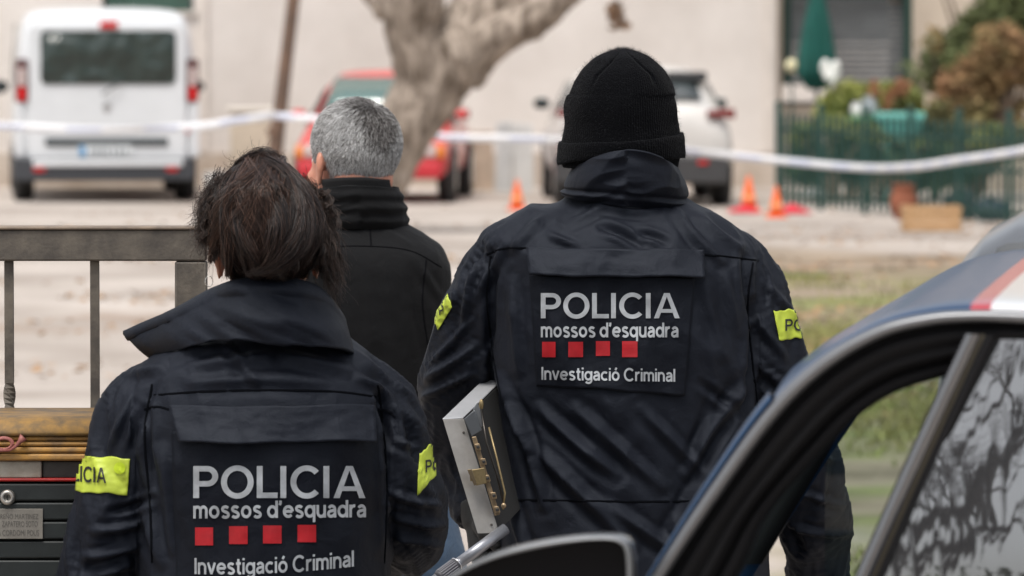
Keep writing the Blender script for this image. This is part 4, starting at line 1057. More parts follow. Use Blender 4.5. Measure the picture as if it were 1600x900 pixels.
def hand_parts(wrist, d, side, palm_n, curl=.5, k=1.0):
    """palm, five bent fingers; d: direction of the fingers, palm_n: palm normal"""
    d = Vector(d).normalized(); n = Vector(palm_n).normalized(); s = d.cross(n).normalized()*side; w = Vector(wrist)
    parts = [tube([w-d*.03, w+d*.02*k, w+d*.055*k, w+d*.085*k], [.026*k, .030*k, .034*k, .030*k], 14)]
    for f, (o_, L_, r) in enumerate(((-.030, .070, .0085), (-.010, .080, .0090), (.011, .075, .0088), (.029, .060, .0078))):
        p = w+d*.075*k+s*o_*k; P = [p-d*.03*k, p]; a = 0
        for seg in range(3):
            a += curl*(.8+.25*seg); p = p+(d*math.cos(a)+n*math.sin(a))*L_*k*(.45, .32, .23)[seg]; P.append(p)
        parts.append(tube(P, [r*k, r*k*1.1, r*k, r*k*.95, r*k*.75], 10))
    p = w+d*.02*k-s*.03*k; q = p-s*.025*k+d*.025*k+n*.01; parts.append(tube([p+s*.01, p, q, q+d*.03*k+n*.018*k], [.014*k, .013*k, .0115*k, .009*k], 10))
    return parts
def legs(root, cx, D, hipz, sp=.10, m=dark_tr, seed=1, turn=0.0, hipw=.17):
    parts = [loft([(hipz-.12, cx, D, hipw*.95, .11, 2.4), (hipz, cx, D, hipw, .125, 2.4), (hipz+.12, cx, D, hipw*.85, .115, 2.4)], 16, 28)]
    for s in (-1, 1):
        P = np.array([(cx+s*sp*.85, D, hipz, .098), (cx+s*sp, D+.01, hipz-.25, .092), (cx+s*sp, D+.02+s*.05, .50, .070), (cx+s*sp*1.02, D-.0+s*.09, .28, .066), (cx+s*sp*1.05, D-.01+s*.10, .07, .062)])
        Q = catmull(P, 30); parts.append(tube(Q[:, :3], Q[:, 3], 20))
    V, F = union(parts); V, F = remesh(V, F, .012, 4); N = vnormals(V, F)
    q = V*np.array([8, 8, 12]); V = V+N*(.006*(1-2*np.abs(vn(q+.6*vn(q*.7, 3)[:, None], seed))))[:, None]
    mkobj('trousers', V, F, m, root, smooth=True)
    for s in (-1, 1):
        y = D-.01+s*.10; x = cx+s*sp*1.05
        V, F = union([ellipsoid((x, y+.055, .045), (.046, .15, .052), 12), ellipsoid((x, y-.01, .08), (.042, .055, .075), 12), loft([(0.0, x, y+.05, .047, .15, 2.6), (.028, x, y+.05, .048, .152, 2.6)], 4, 24)])
        V[:, 2] = np.maximum(V[:, 2], .003); V, F = remesh(V, F, .007, 3); mkobj('shoe', V, F, boot, root, smooth=True)
def body_mesh(root, parts, cx, D, shz, neck_top, necr, sk, voxel=.006, hipz=.92):
    core = loft([(hipz-.1, cx, D, .10, .07, 2), (1.1, cx, D, .12, .08, 2), (shz-.12, cx, D, .14, .085, 2.2), (shz-.03, cx, D, .11, .06, 2), (shz+.02, cx, D, necr*1.05, necr, 2)], 20, 24)
    nk = tube([(cx, D, shz-.05), (cx, D, shz+.03), tuple(neck_top)], [necr*1.1, necr, necr*.95], 20)
    lg = [tube([(cx+s*.09, D, hipz), (cx+s*.10, D+.02+s*.05, .5), (cx+s*.105, D+s*.1, .06)], [.06, .045, .035], 12) for s in (-1, 1)]
    V, F = union(parts+[core, nk]+lg); V, F = remesh(V, F, voxel, 2)
    return mkobj('body', V, F, sk, root, smooth=True)
def eyes(root, T, hw):
    k = hw/.076
    for s in (-1, 1):
        V, F = ellipsoid(T(s*.031, .080, .002), (.0105*k,)*3, 8); e = mkobj('eye', V, F, mat('eye_white', (.7, .68, .65), .2), root, smooth=True)
        V, F = ellipsoid(T(s*.031, .0868, .002), (.0052*k,)*3, 8); mkobj('iris', V, F, mat('iris_brown', (.05, .025, .01), .2), e, smooth=True)

# ---------------------------------------------------------------- hair
def strands(name, C, r0, r1, m, parent, kind='stuff'):
    """C (N,K,3) centre lines -> thin three sided tubes"""
    N_, K, _ = C.shape; T = np.gradient(C, axis=1); T /= np.linalg.norm(T, axis=2, keepdims=True)+1e-9
    rv = RNG.normal(size=(N_, 1, 3)); A = np.cross(T, rv); A /= np.linalg.norm(A, axis=2, keepdims=True)+1e-9; B = np.cross(T, A)
    r = np.linspace(r0, r1, K)[None, :, None]; V = []
    for k in range(3):
        a = 2*PI*k/3; V.append(C+r*(math.cos(a)*A+math.sin(a)*B))
    V = np.stack(V, 2).reshape(-1, 3)
    base = (np.arange(N_)*K*3)[:, None, None]; kk = (np.arange(K-1)*3)[None, :, None]; j = np.arange(3)[None, None]; j2 = (j+1) % 3
    F = np.stack([base+kk+j, base+kk+j2, base+kk+3+j2, base+kk+3+j], -1).reshape(-1, 4)
    return mkobj(name, V, F, m, parent, smooth=True, kind=kind)
def hair_mat(name, cols, rough=.38, spec=.5):
    m = bpy.data.materials.new(name); m.use_nodes = True; t = m.node_tree; N = t.nodes; L = t.links; b = N['Principled BSDF']
    g = N.new('ShaderNodeNewGeometry'); r = N.new('ShaderNodeValToRGB'); L.new(g.outputs['Random Per Island'], r.inputs[0]); L.new(r.outputs[0], b.inputs['Base Color'])
    r.color_ramp.elements[0].color = (*cols[0], 1); r.color_ramp.elements[1].color = (*cols[-1], 1)
    for k, c in enumerate(cols[1:-1]):
        e = r.color_ramp.elements.new((k+1)/(len(cols)-1)); e.color = (*c, 1)
    b.inputs['Roughness'].default_value = rough; b.inputs['Specular IOR Level'].default_value = spec; return m
def SEC(D, rows):
    """rows: (py, cx_px, hw_px, depth_m, y_off, exponent)"""
    return [(at(c, py, D).z, at(c, py, D).x, D+yo, hw*D/FPX, hd, e) for py, c, hw, hd, yo, e in rows][::-1]
def PATH(D, rows):
    """rows: (px, py, y_off, radius_m)"""
    return [at(x, y, D)+Vector((0, dy, 0)) for x, y, dy, r in rows], [r for *_, r in rows]
def collar(root, name, D, lo, hi, m, nv=26, nu=120, wr=.003, seed=0, th=.004, bulge=.0, fold=None):
    """lo, hi: (cx_px, hw_px, depth_m, y_off, f(side,back)->py)"""
    V = np.zeros((nv, nu, 3))
    for i in range(nv):
        v = i/(nv-1)
        for j in range(nu):
            a = 2*PI*j/nu; sx, bk = math.cos(a), -math.sin(a)
            cx_ = lo[0]*(1-v)+hi[0]*v; hw = (lo[1]*(1-v)+hi[1]*v)+bulge*math.sin(v*PI); hd = lo[2]*(1-v)+hi[2]*v+bulge*math.sin(v*PI)*D/FPX; yo = lo[3]*(1-v)+hi[3]*v
            py = lo[4](sx, bk)*(1-v)+hi[4](sx, bk)*v
            q = at(cx_+hw*sx, py, D); V[i, j] = (q.x, D+yo-hd*bk, q.z)
    P = V.reshape(-1, 3); F = gridfaces(nv, nu, True)
    c = P.mean(0); n = P-c; n[:, 2] = 0; n /= np.linalg.norm(n, axis=1)[:, None]+1e-9
    q = P*np.array([9, 9, 26]); q[:, 2] += P[:, 0]*6*np.sign(P[:, 0]-c[0]); q = q+.8*np.stack([vn(q*.6, seed), vn(q*.6, seed+1), vn(q*.6, seed+2)], 1)
    d = wr*(1-2*np.abs(vn(q, seed+3)))+wr*.5*(1-2*np.abs(vn(q*1.9, seed+4)))
    if fold: d += fold(np.repeat(np.linspace(0, 1, nv), nu))
    P = P+n*d[:, None]
    return mkobj(name, P, F, m, root, smooth=True, solid=th, soff=-1)

# ================================================================ man in the black beanie
def man_beanie():
    D = 9.6; cx = X(975, D); r = thing('person', (cx, D, 0), 'man in black beanie and navy police jacket with a metal case under his left arm', 'person')
    hc = at(973, 199, D)+Vector((0, .035, 0)); hp_, T = head_parts(hc, .079, .1)
    la, lr = PATH(D, [(850, 378, 0, .035), (812, 398, .0, .060), (772, 452, 0, .073), (738, 540, .03, .070), (714, 620, .06, .064), (722, 700, .10, .060), (742, 770, .09, .050), (752, 812, .07, .044)])
    ra, rr = PATH(D, [(1085, 385, 0, .035), (1126, 404, .0, .056), (1160, 445, 0, .064), (1190, 520, 0, .063), (1213, 600, .0, .061), (1245, 690, .02, .060), (1268, 770, .05, .058), (1281, 850, .10, .056), (1284, 915, .14, .050)])
    hr = hand_parts(at(1285, 925, D)+Vector((0, .15, 0)), (.02, .3, -1), 1, (-1, .2, 0), .35)
    hl = hand_parts(at(753, 815, D)+Vector((0, .06, 0)), (.25, -.4, -1), -1, (1, -.2, .3), .75)
    arms = [tube(la, [q*.55 for q in lr], 14), tube(ra, [q*.55 for q in rr], 14)]
    shz = at(975, 335, D).z
    body_mesh(r, hp_+arms+hr+hl, cx, D, shz, tuple(hc+Vector((0, -.03, -.06))), .060, skin)
    eyes(r, T, .079)
    secs = SEC(D, [(296, 973, 84, .078, .02, 2), (314, 971, 98, .085, .015, 2.1), (326, 962, 128, .092, .012, 2.2), (338, 957, 158, .102, .008, 2.3), (352, 956, 184, .112, .004, 2.4), (372, 957, 205, .124, 0, 2.5), (402, 965, 213, .136, 0, 2.6), (450, 971, 214, .146, 0, 2.6), (550, 978, 208, .150, 0, 2.6), (660, 985, 203, .148, 0, 2.5), (800, 990, 205, .146, 0, 2.5), (900, 993, 212, .150, 0, 2.5), (985, 995, 216, .152, 0, 2.5)])
    st = [(1055, 335, 1125, 410, 10, 5, 8), (1085, 340, 1160, 395, 9, 4), (1160, 395, 1168, 500, 9, -6, 6), (1172, 470, 1158, 650, 9, -7, -8), (1182, 500, 1225, 560, 9, 4), (1176, 560, 1235, 610, 9, 4, 6), (1190, 610, 1250, 650, 9, 4), (1195, 440, 1240, 500, 8, 3), (1215, 640, 1275, 690, 9, 5, 5), (1225, 700, 1300, 720, 8, 5), (1225, 760, 1310, 790, 8, 5), (1235, 820, 1330, 835, 8, 5, 6),
          (1165, 600, 1075, 740, 13, 6, 12), (1150, 660, 1040, 850, 14, 6), (1120, 620, 1090, 700, 10, 3), (800, 640, 850, 790, 12, 7, -10), (845, 640, 960, 740, 13, 6, 8), (835, 700, 985, 850, 15, 7), (900, 640, 1030, 760, 14, 5), (1000, 640, 1100, 740, 12, 4), (930, 780, 1080, 880, 14, 5), (800, 780, 830, 890, 11, 6),
          (940, 360, 1000, 385, 9, -6, -8), (1000, 368, 1040, 382, 8, -5, -8), (890, 350, 940, 330, 9, 3), (860, 370, 900, 385, 8, 4), (930, 325, 1020, 335, 7, 4, 8), (850, 340, 800, 390, 11, 4), (790, 380, 740, 470, 10, 5), (770, 395, 768, 600, 10, -5, 5), (745, 410, 715, 520, 9, 5), (735, 500, 680, 560, 8, 4), (740, 540, 672, 590, 9, 6), (735, 580, 664, 620, 8, 5), (800, 440, 812, 580, 11, 4), (785, 590, 830, 700, 11, 7),
          (1100, 450, 1130, 560, 11, 3), (1130, 430, 1150, 520, 10, 3), (1095, 600, 1150, 640, 9, -4)]
    V, F, B = jacket(r, 'jacket', secs, [(la, lr), (ra, rr)], D, .0046, [(*q[:5], q[5]*2.0, *q[6:]) for q in st], navy, .0058, .0078, 5)
    collar(r, 'collar', D, (973, 94, .098, .006, lambda s, b: 314+10*s+6*b), (980, 78, .112, -.004, lambda s, b: 232+30*s*s+2*s+(0 if b > 0 else 26*-b)), navy, 60, 200, .0062, 3, .004, 6, lambda v: .004*np.exp(-((v-.12)/.06)**2)-.003*np.exp(-((v-.22)/.05)**2))
    # back panel and rain flap
    po, PB = lay_plate('back_panel', [(827, 428), (1086, 431), (1070, 617), (838, 603)], B, D, navy_panel, r, 60, 46, .0050, wob=.0024, seed=2)
    fo, FB = lay_plate('back_flap', [(822, 386), (1100, 390), (1101, 432), (826, 429)], B, D, navy_flap, r, 60, 14, .0055, lambda u, v: .002+.013*v**1.5+.002*np.sin(u*9)*v, wob=.0018, seed=5, th=.003)
    drape('police_lettering', caps_mesh('POLICIA'), (845, 457, 1062, 498), PB, D, reflect, po, .0016, nx=60)
    drape('force_lettering', stroke_text("mossos d'esquadra", .175, .095), (845, 504, 1060, 533), PB, D, reflect, po, .0016, nx=60)
    for a, b, c, d in ((847, 868, 534, 558), (888, 911, 534, 558), (931, 953, 533, 556), (972, 996, 533, 558)):
        bm = bmesh.new(); vs = [bm.verts.new(q) for q in ((0, 0, 0), (1, 0, 0), (1, 1, 0), (0, 1, 0))]; bm.faces.new(vs)
        drape('red_square', bm, (a, c, b, d), PB, D, redsq, po, .0014, nx=5, ny=5)
    drape('unit_lettering', stroke_text("Investigació Criminal", .165, .085), (846, 572, 1055, 599), PB, D, reflect, po, .0016, (3, 0), nx=60)
    seam('seam', [[(760, 398), (790, 388), (822, 388)], [(1101, 398), (1140, 402), (1185, 408)], [(767, 400), (760, 470), (772, 560), (783, 620)], [(1176, 410), (1168, 480), (1176, 570), (1184, 640)], [(800, 781), (990, 784), (1185, 782)]], B, D, seam_m, r)
    b1, BB = lay_plate('arm_band', [(1209, 485), (1246, 484), (1257, 528), (1218, 531)], B, D, neon, r, 24, 20, .003, th=.0015)
    drape('band_lettering', caps_mesh('POLICIA'), (1227, 498, 1310, 517), BB, D, ink, b1, .0025, nx=40)
    b2, BB = lay_plate('arm_band', [(699, 458), (706, 480), (684, 516), (676, 497)], B, D, neon, r, 18, 20, .003, th=.0015)
    drape('band_lettering', caps_mesh('P'), (686, 476, 693, 492), BB, D, ink, b2, .0025, nx=4)
    # glove on the hand under the case
    gp_ = hand_parts(at(753, 812, D)+Vector((0, .06, 0)), (.25, -.4, -1), -1, (1, -.2, .3), .75, 1.1)
    gp_.append(tube([at(748, 790, D)+Vector((0, .07, 0)), at(753, 825, D)+Vector((0, .055, 0))], [.038, .033], 16))
    Vg, Fg = union(gp_); Vg, Fg = remesh(Vg, Fg, .004, 3); mkobj('glove', Vg, Fg, mat('black_glove', (.012, .012, .012), .7, bump=.4, bscale=300, bdist=.001), r, smooth=True)
    # beanie
    n = 560; sc = D/FPX; bc = hc.x; yk = D+.03
    prof = [(262, 90, .112), (240, 93, .116), (215, 93, .116), (190, 90, .115), (165, 87, .112), (145, 83, .106), (128, 77, .098), (112, 67, .086), (100, 55, .071), (90, 43, .056), (83, 28, .036), (79, 14, .018), (78, 3, .004)]
    Q = catmull(np.array(prof, float), 90); V = []
    a = np.arange(n)*2*PI/n; ca, sa = np.cos(a), np.sin(a)
    for py, hw, hd in Q:
        up = np.clip((150-py)/70, 0, 1)
        rib = .00045*np.cos(a*140)*(1-up*.6)
        lump = .0034*vn(np.stack([ca*3, sa*3, 0*a+py*.03], 1), 4)
        cr = 0
        for a0 in (-PI/2-.0, ):        # V shaped darts closing at the crown
            for sg in (-1, 1):
                w = np.clip((118-py)/34, 0, 1) if py < 118 else 0
                tgt = a0+sg*(.62-.38*w); dd = np.angle(np.exp(1j*(a-tgt))); cr = cr-.0045*np.exp(-(dd/.045)**2)*np.clip((136-py)/14, 0, 1)*np.clip((py-78)/6, 0, 1)
        e = 2.15; x = np.sign(ca)*np.abs(ca)**(2/e)*(hw*sc+rib+lump+cr); y = np.sign(sa)*np.abs(sa)**(2/e)*(hd+rib+lump+cr)
        z = at(973, py, D).z
        sh = -2*sc+(.003 if py < 150 else 0)
        V.append(np.stack([bc+x+sh, yk+y, np.full(n, z)+.0015*vn(np.stack([ca*2, sa*2, 0*a], 1), 9)], 1))
    wool = bpy.data.materials.new('black_knit'); wool.use_nodes = True; b = wool.node_tree.nodes['Principled BSDF']; b.inputs['Base Color'].default_value = (.0016, .0018, .0026, 1); b.inputs['Roughness'].default_value = .95; b.inputs['Sheen Weight'].default_value = .04; b.inputs['Specular IOR Level'].default_value = .06
    tc = wool.node_tree.nodes.new('ShaderNodeTexCoord'); nz = wool.node_tree.nodes.new('ShaderNodeTexNoise'); nz.inputs['Scale'].default_value = 320; nz.inputs['Detail'].default_value = 4
    bu = wool.node_tree.nodes.new('ShaderNodeBump'); bu.inputs['Distance'].default_value = .003; bu.inputs['Strength'].default_value = .8
    wool.node_tree.links.new(tc.outputs['Object'], nz.inputs[0]); wool.node_tree.links.new(nz.outputs['Fac'], bu.inputs['Height']); wool.node_tree.links.new(bu.outputs[0], b.inputs['Normal'])
    V = np.vstack(V); hat = mkobj('beanie', V, gridfaces(len(Q), n, True), wool, r, smooth=True, solid=.004, soff=-1)
    # turned-up cuff: closed rounded band
    m = 22; V2 = []
    for k in range(m):
        t = 2*PI*k/m
        tz = math.sin(t); tr = math.cos(t)
        for i in range(n):
            s = ca[i]; bk = -sa[i]
            ptop = 214-7*s+6*max(bk, 0); pbot = 254-4*s-6*max(bk, 0); pc = (ptop+pbot)/2; ph = (pbot-ptop)/2
            py = pc-ph*(abs(tz)**.8*np.sign(tz)); rib = .0004*math.cos(a[i]*140)
            rad = 92*sc+.0045*tr+.004+rib+(.0035*(py > pc)*abs(s))*abs(tz)
            rdy = .119+.0045*tr+.003+rib
            e = 2.15
            V2.append((bc-2*sc+math.copysign(abs(s)**(2/e), s)*rad, yk+math.copysign(abs(sa[i])**(2/e), sa[i])*rdy, at(973, py, D).z))
    V2 = np.array(V2); V2[:, 2] += .0034*vn(V2*13, 3); F2 = gridfaces(m, n, True).tolist()+[((m-1)*n+i, (m-1)*n+(i+1) % n, (i+1) % n, i) for i in range(n)]
    mkobj('beanie_cuff', V2, F2, wool, hat, smooth=True)
    # loose fuzz on the knit
    A = np.vstack([V, V2]); A = A[RNG.choice(len(A), 9000)]; c = np.array([bc, yk, at(973, 180, D).z]); nn = A-c; nn /= np.linalg.norm(nn, axis=1)[:, None]; nn = nn+RNG.normal(0, .8, A.shape)
    t = np.linspace(0, 1, 4)[None, :, None]; C = A[:, None]+nn[:, None]*t*.0030+RNG.normal(0, .0004, (len(A), 4, 3))
    strands('fuzz', C, .00013, .00006, mat('knit_fuzz', (.022, .023, .028), .9), hat)
    legs(r, cx+.01, D, .86, .105, dark_tr, 3, hipw=.19)
    return r
# ================================================================ woman with the gathered hair
def woman():
    D = 8.9; cx = X(412, D); r = thing('person', (cx, D, 0), 'woman with dark gathered hair in navy police jacket, nearest to us at the left', 'person')
    hc = at(416, 396, D)+Vector((0, .06, 0)); hp_, T = head_parts(hc, .074, .1, 0, -.12)
    la, lr = PATH(D, [(285, 592, 0, .030), (245, 612, .0, .050), (214, 660, 0, .062), (197, 740, 0, .066), (176, 820, .0, .064), (150, 900, .02, .060), (134, 980, .06, .054), (135, 1040, .10, .046)])
    ra, rr = PATH(D, [(532, 590, 0, .030), (573, 608, .0, .050), (600, 660, 0, .060), (616, 740, .0, .063), (636, 805, .03, .061), (638, 850, .09, .054), (622, 872, .16, .048)])
    hl = hand_parts(at(136, 1048, D)+Vector((0, .11, 0)), (.1, .3, -1), -1, (1, 0, 0), .4, .9)
    hr = hand_parts(at(620, 876, D)+Vector((0, .17, 0)), (-.3, 1, -.2), 1, (0, 0, -1), .6, .9)
    shz = at(412, 560, D).z
    body_mesh(r, hp_+[tube(la, [q*.5 for q in lr], 14), tube(ra, [q*.5 for q in rr], 14)]+hl+hr, cx, D, shz, tuple(hc+Vector((0, -.03, -.06))), .050, skin2, .0055, .86)
    eyes(r, T, .074)
    secs = SEC(D, [(500, 425, 80, .072, .03, 2), (522, 420, 112, .082, .02, 2.1), (540, 410, 145, .094, .012, 2.2), (556, 407, 170, .104, .006, 2.3), (576, 407, 188, .114, 0, 2.4), (606, 408, 198, .122, 0, 2.5), (650, 409, 203, .130, 0, 2.6), (720, 411, 202, .134, 0, 2.6), (820, 413, 196, .134, 0, 2.5), (920, 415, 196, .136, 0, 2.5), (1010, 416, 204, .142, 0, 2.5), (1060, 416, 206, .142, 0, 2.5)])
    st = [(240, 600, 215, 700, 10, -5, 6), (232, 640, 240, 760, 9, -7, 4), (250, 560, 330, 545, 12, 4, -6), (300, 570, 420, 560, 12, 4, 8), (440, 560, 540, 580, 12, 4), (210, 620, 170, 700, 10, 5), (215, 640, 195, 700, 8, 4), (175, 800, 235, 780, 9, -6, 5), (150, 830, 225, 815, 10, 6, 6), (130, 870, 215, 850, 10, 6, 8), (120, 905, 200, 880, 10, 6, 6), (225, 780, 250, 880, 12, 6), (255, 700, 268, 860, 11, 4), (590, 610, 612, 700, 9, -5, 5), (600, 650, 598, 780, 10, -7, -4), (615, 690, 650, 700, 8, 4), (610, 770, 680, 790, 9, 6, 5), (615, 810, 690, 820, 9, 6, 5), (620, 840, 685, 850, 8, 6), (600, 700, 595, 860, 12, 5), (560, 590, 610, 620, 9, 5), (300, 600, 500, 600, 14, 3, -10), (350, 540, 400, 600, 10, 3), (205, 590, 250, 570, 10, 5), (550, 550, 600, 590, 10, 5)]
    V, F, B = jacket(r, 'jacket', secs, [(la, lr), (ra, rr)], D, .0046, [(*q[:5], q[5]*2.0, *q[6:]) for q in st], navy, .0058, .0082, 15)
    cols = [((196, 521, .075), (238, 556, .040)), ((232, 505, .035), (262, 549, -.030)), ((275, 486, -.005), (305, 540, -.088)), ((330, 456, -.030), (345, 532, -.115)), ((365, 442, -.075), (385, 533, -.130)), ((415, 437, -.090), (425, 537, -.135)), ((465, 440, -.085), (470, 540, -.130)), ((500, 454, -.050), (512, 543, -.110)), ((524, 482, .02), (540, 549, -.070)), ((536, 505, .07), (552, 560, -.01)), ((520, 520, .12), (545, 575, .07))]
    top = catmull(np.array([tuple(at(a[0], a[1], D+a[2])) for a, b in cols]), 100); bot = catmull(np.array([tuple(at(b[0], b[1], D+b[2])) for a, b in cols]), 100)
    nv = 26; G = np.zeros((nv, 100, 3)); v = np.linspace(0, 1, nv)[:, None, None]
    G = bot[None]*(1-v)+top[None]*v; vv = v[..., 0]
    G[..., 1] -= .020*np.sin(vv*PI)+.012*np.exp(-((vv-.9)/.09)**2)
    P = G.reshape(-1, 3); q = P*np.array([9, 5, 26]); q[:, 2] += P[:, 0]*11; q += .7*np.stack([vn(q*.6, 1), vn(q*.6, 2), vn(q*.6, 3)], 1)
    d = .0068*(1-2*np.abs(vn(q, 31)))+.0034*(1-2*np.abs(vn(q*2, 33))); P[:, 1] -= d
    co = mkobj('collar', P, gridfaces(nv, 100), navy, r, smooth=True, solid=.006, soff=1)
    # rolled edge along the top
    E = P.reshape(nv, 100, 3)[-1]; tv, tf = tube(E+[0, .001, 0], .0048, 8); mkobj('collar_edge', tv, tf, navy, co, smooth=True)
    # inside of the collar in front of the neck
    collar(r, 'collar_lining', D, (418, 78, .075, .04, lambda s, b: 530), (420, 84, .080, .045, lambda s, b: 458+10*s*s), blackfl, 16, 70, .001, 8, .004)
    po, PB = lay_plate('back_panel', [(268, 672), (590, 668), (603, 930), (276, 930)], B, D, navy_panel, r, 64, 52, .0050, wob=.0030, seed=7)
    fo, FB = lay_plate('back_flap', [(264, 634), (586, 632), (590, 688), (280, 690)], B, D, navy_flap, r, 64, 18, .0055, lambda u, v: .002+.015*v**1.4*(1+.5*np.sin(u*7)), wob=.0022, seed=11, th=.003)
    drape('police_lettering', caps_mesh('POLICIA'), (302, 727, 571, 779), PB, D, reflect, po, .0018, nx=60)
    drape('force_lettering', stroke_text("mossos d'esquadra", .175, .095), (302, 783, 572, 817), PB, D, reflect, po, .0018, (-2, 0), nx=60)
    for a, b, c, d in ((305, 333, 824, 852), (358, 387, 822, 850), (411, 440, 821, 849), (465, 494, 820, 847)):
        bm = bmesh.new(); vs = [bm.verts.new(q) for q in ((0, 0, 0), (1, 0, 0), (1, 1, 0), (0, 1, 0))]; bm.faces.new(vs)
        drape('red_square', bm, (a, c, b, d), PB, D, redsq, po, .0016, nx=5, ny=5)
    drape('unit_lettering', stroke_text("Investigació Criminal", .165, .085), (304, 870, 553, 904), PB, D, reflect, po, .0018, (6, -18), nx=60)
    seam('seam', [[(225, 640), (245, 636), (264, 640)], [(590, 640), (605, 642), (618, 652)], [(238, 600), (226, 680), (234, 780), (238, 880)], [(590, 600), (600, 680), (604, 780), (600, 880)], [(240, 618), (320, 612), (420, 610), (520, 612), (588, 620)]], B, D, seam_m, r)
    b1, BB = lay_plate('arm_band', [(122, 711), (203, 717), (199, 774), (116, 767)], B, D, neon, r, 30, 22, .003, th=.0015)
    drape('band_lettering', caps_mesh('POLICIA'), (82, 727, 166, 752), BB, D, ink, b1, .0025, (3, 0), nx=40)
    bm = bmesh.new(); bmesh.ops.create_circle(bm, cap_ends=True, radius=1, segments=24)
    drape('press_stud', bm, (178, 722, 196, 741), BB, D, mat('stud_yellow', (.46, .60, .02), .35), b1, .0032, nx=6, ny=6)
    b2, BB = lay_plate('arm_band', [(656, 708), (680, 690), (682, 742), (652, 774)], B, D, neon, r, 20, 20, .003, th=.0015)
    drape('band_lettering', caps_mesh('PO'), (665, 718, 690, 738), BB, D, ink, b2, .0025, (-4, 0), nx=12)
    # hair: dark mass, flowing locks, wisps
    hcol = hair_mat('brown_hair', [(.005, .003, .003), (.014, .009, .008), (.036, .021, .017), (.10, .060, .045)], .34, .55)
    sc = D/FPX
    def E(px, py, dy, rx, ry, rz): 
        c = at(px, py, D)+Vector((0, dy, 0)); return ellipsoid(tuple(c), (rx*sc, ry, rz*sc), 12)
    Vh, Fh = union([E(413, 352, .02, 68, .10, 68), E(420, 338, -.06, 46, .085, 84), E(350, 342, 0, 28, .05, 42), E(482, 350, .0, 24, .05, 48), E(415, 410, .0, 54, .08, 34), E(402, 272, .0, 44, .06, 28), E(334, 350, .02, 14, .03, 22), E(500, 365, .02, 12, .03, 28)])
    Vh, Fh = remesh(Vh, Fh, .006, 5); Vh = Vh+vnormals(Vh, Fh)*(.004*fbm(Vh*22, 5, 3))[:, None]
    hair = mkobj('hair', Vh, Fh, mat('hair_base', (.012, .007, .006), .5, bump=.6, bscale=90, stretch=(1, 1, .12), bdist=.01), r, smooth=True)
    locks = [([(398, 250, -.02), (370, 285, -.09), (360, 335, -.13), (368, 390, -.12), (398, 436, -.05), (410, 460, -.01)], 13), ([(412, 246, -.03), (398, 295, -.13), (388, 350, -.16), (396, 405, -.14), (415, 442, -.06), (425, 462, -.01)], 16),
             ([(408, 246, -.03), (448, 276, -.11), (478, 325, -.14), (470, 378, -.16), (432, 412, -.15), (396, 424, -.11)], 13), ([(420, 245, -.03), (452, 290, -.13), (462, 345, -.165), (440, 392, -.175), (402, 418, -.14)], 14), ([(402, 247, -.03), (422, 295, -.145), (436, 345, -.18), (424, 392, -.175), (392, 425, -.12)], 14),
             ([(388, 254, -.03), (372, 298, -.12), (378, 350, -.16), (402, 395, -.165), (438, 424, -.12), (460, 430, -.07)], 12), ([(430, 250, -.03), (468, 290, -.09), (490, 335, -.10), (484, 375, -.11), (458, 418, -.08), (440, 450, -.02)], 13),
             ([(440, 380, -.13), (452, 410, -.12), (446, 438, -.07), (438, 460, -.02)], 13), ([(400, 385, -.14), (398, 415, -.12), (410, 440, -.07), (418, 462, -.02)], 13), ([(425, 395, -.15), (428, 425, -.11), (430, 455, -.03)], 14),
             ([(372, 262, 0), (352, 290, -.03), (344, 320, -.05), (346, 352, -.06), (356, 388, -.05)], 13), ([(352, 385, -.05), (362, 412, -.05), (380, 436, -.03), (392, 458, 0)], 12), ([(446, 262, 0), (468, 290, -.03), (484, 318, -.05), (490, 350, -.05), (484, 390, -.05), (470, 430, -.02)], 13),
             ([(362, 282, 0), (382, 254, -.02), (418, 241, -.03), (444, 264, -.03), (464, 296, -.04)], 9), ([(390, 246, -.01), (430, 264, -.10), (466, 312, -.145), (480, 352, -.14), (462, 392, -.14)], 6), ([(404, 246, -.02), (374, 306, -.13), (370, 360, -.15), (390, 412, -.13)], 6)]
    CC = []; K = 18
    for li, (pts, rad) in enumerate(locks):
        P = catmull(np.array([tuple(at(x, y, D+dy)) for x, y, dy in pts]), K); n = 560 if rad > 9 else 240
        an = RNG.uniform(0, 2*PI, n); rr_ = np.sqrt(RNG.uniform(0, 1, n))*rad*sc; tt = np.linspace(0, 1, K)
        T_ = np.gradient(P, axis=0); T_ /= np.linalg.norm(T_, axis=1)[:, None]; A_ = np.cross(T_, [0, 1, .1]); A_ /= np.linalg.norm(A_, axis=1)[:, None]; B_ = np.cross(T_, A_)
        env = (.55+.55*np.sin(tt*PI)); tw = an[:, None]+tt[None]*2.2*(1 if li % 2 else -1)
        C = P[None]+(np.cos(tw)*rr_[:, None]*env)[..., None]*A_[None]+(np.sin(tw)*rr_[:, None]*env*.8)[..., None]*B_[None]
        ph = RNG.uniform(0, 50, n); w = np.stack([vn(np.stack([tt[None].repeat(n, 0).ravel()*3.5, ph.repeat(K), 0*ph.repeat(K)+c], 1), c+li).reshape(n, K) for c in range(3)], -1)
        C += w*.0035*(.4+tt[None, :, None])
        cl = RNG.integers(0, 14, n); cw = np.stack([vn(np.stack([tt*5+c*9.1, np.full(K, li*3.3), np.full(K, float(c2))], 1), 80+c2) for c in range(14) for c2 in range(3)]).reshape(14, 3, K)
        C += np.transpose(cw[cl], (0, 2, 1))*.0062*(.35+tt[None, :, None]); CC.append(C)
    strands('hair_locks', np.concatenate(CC), .00042, .00022, hcol, hair)
    CC = []; K = 22
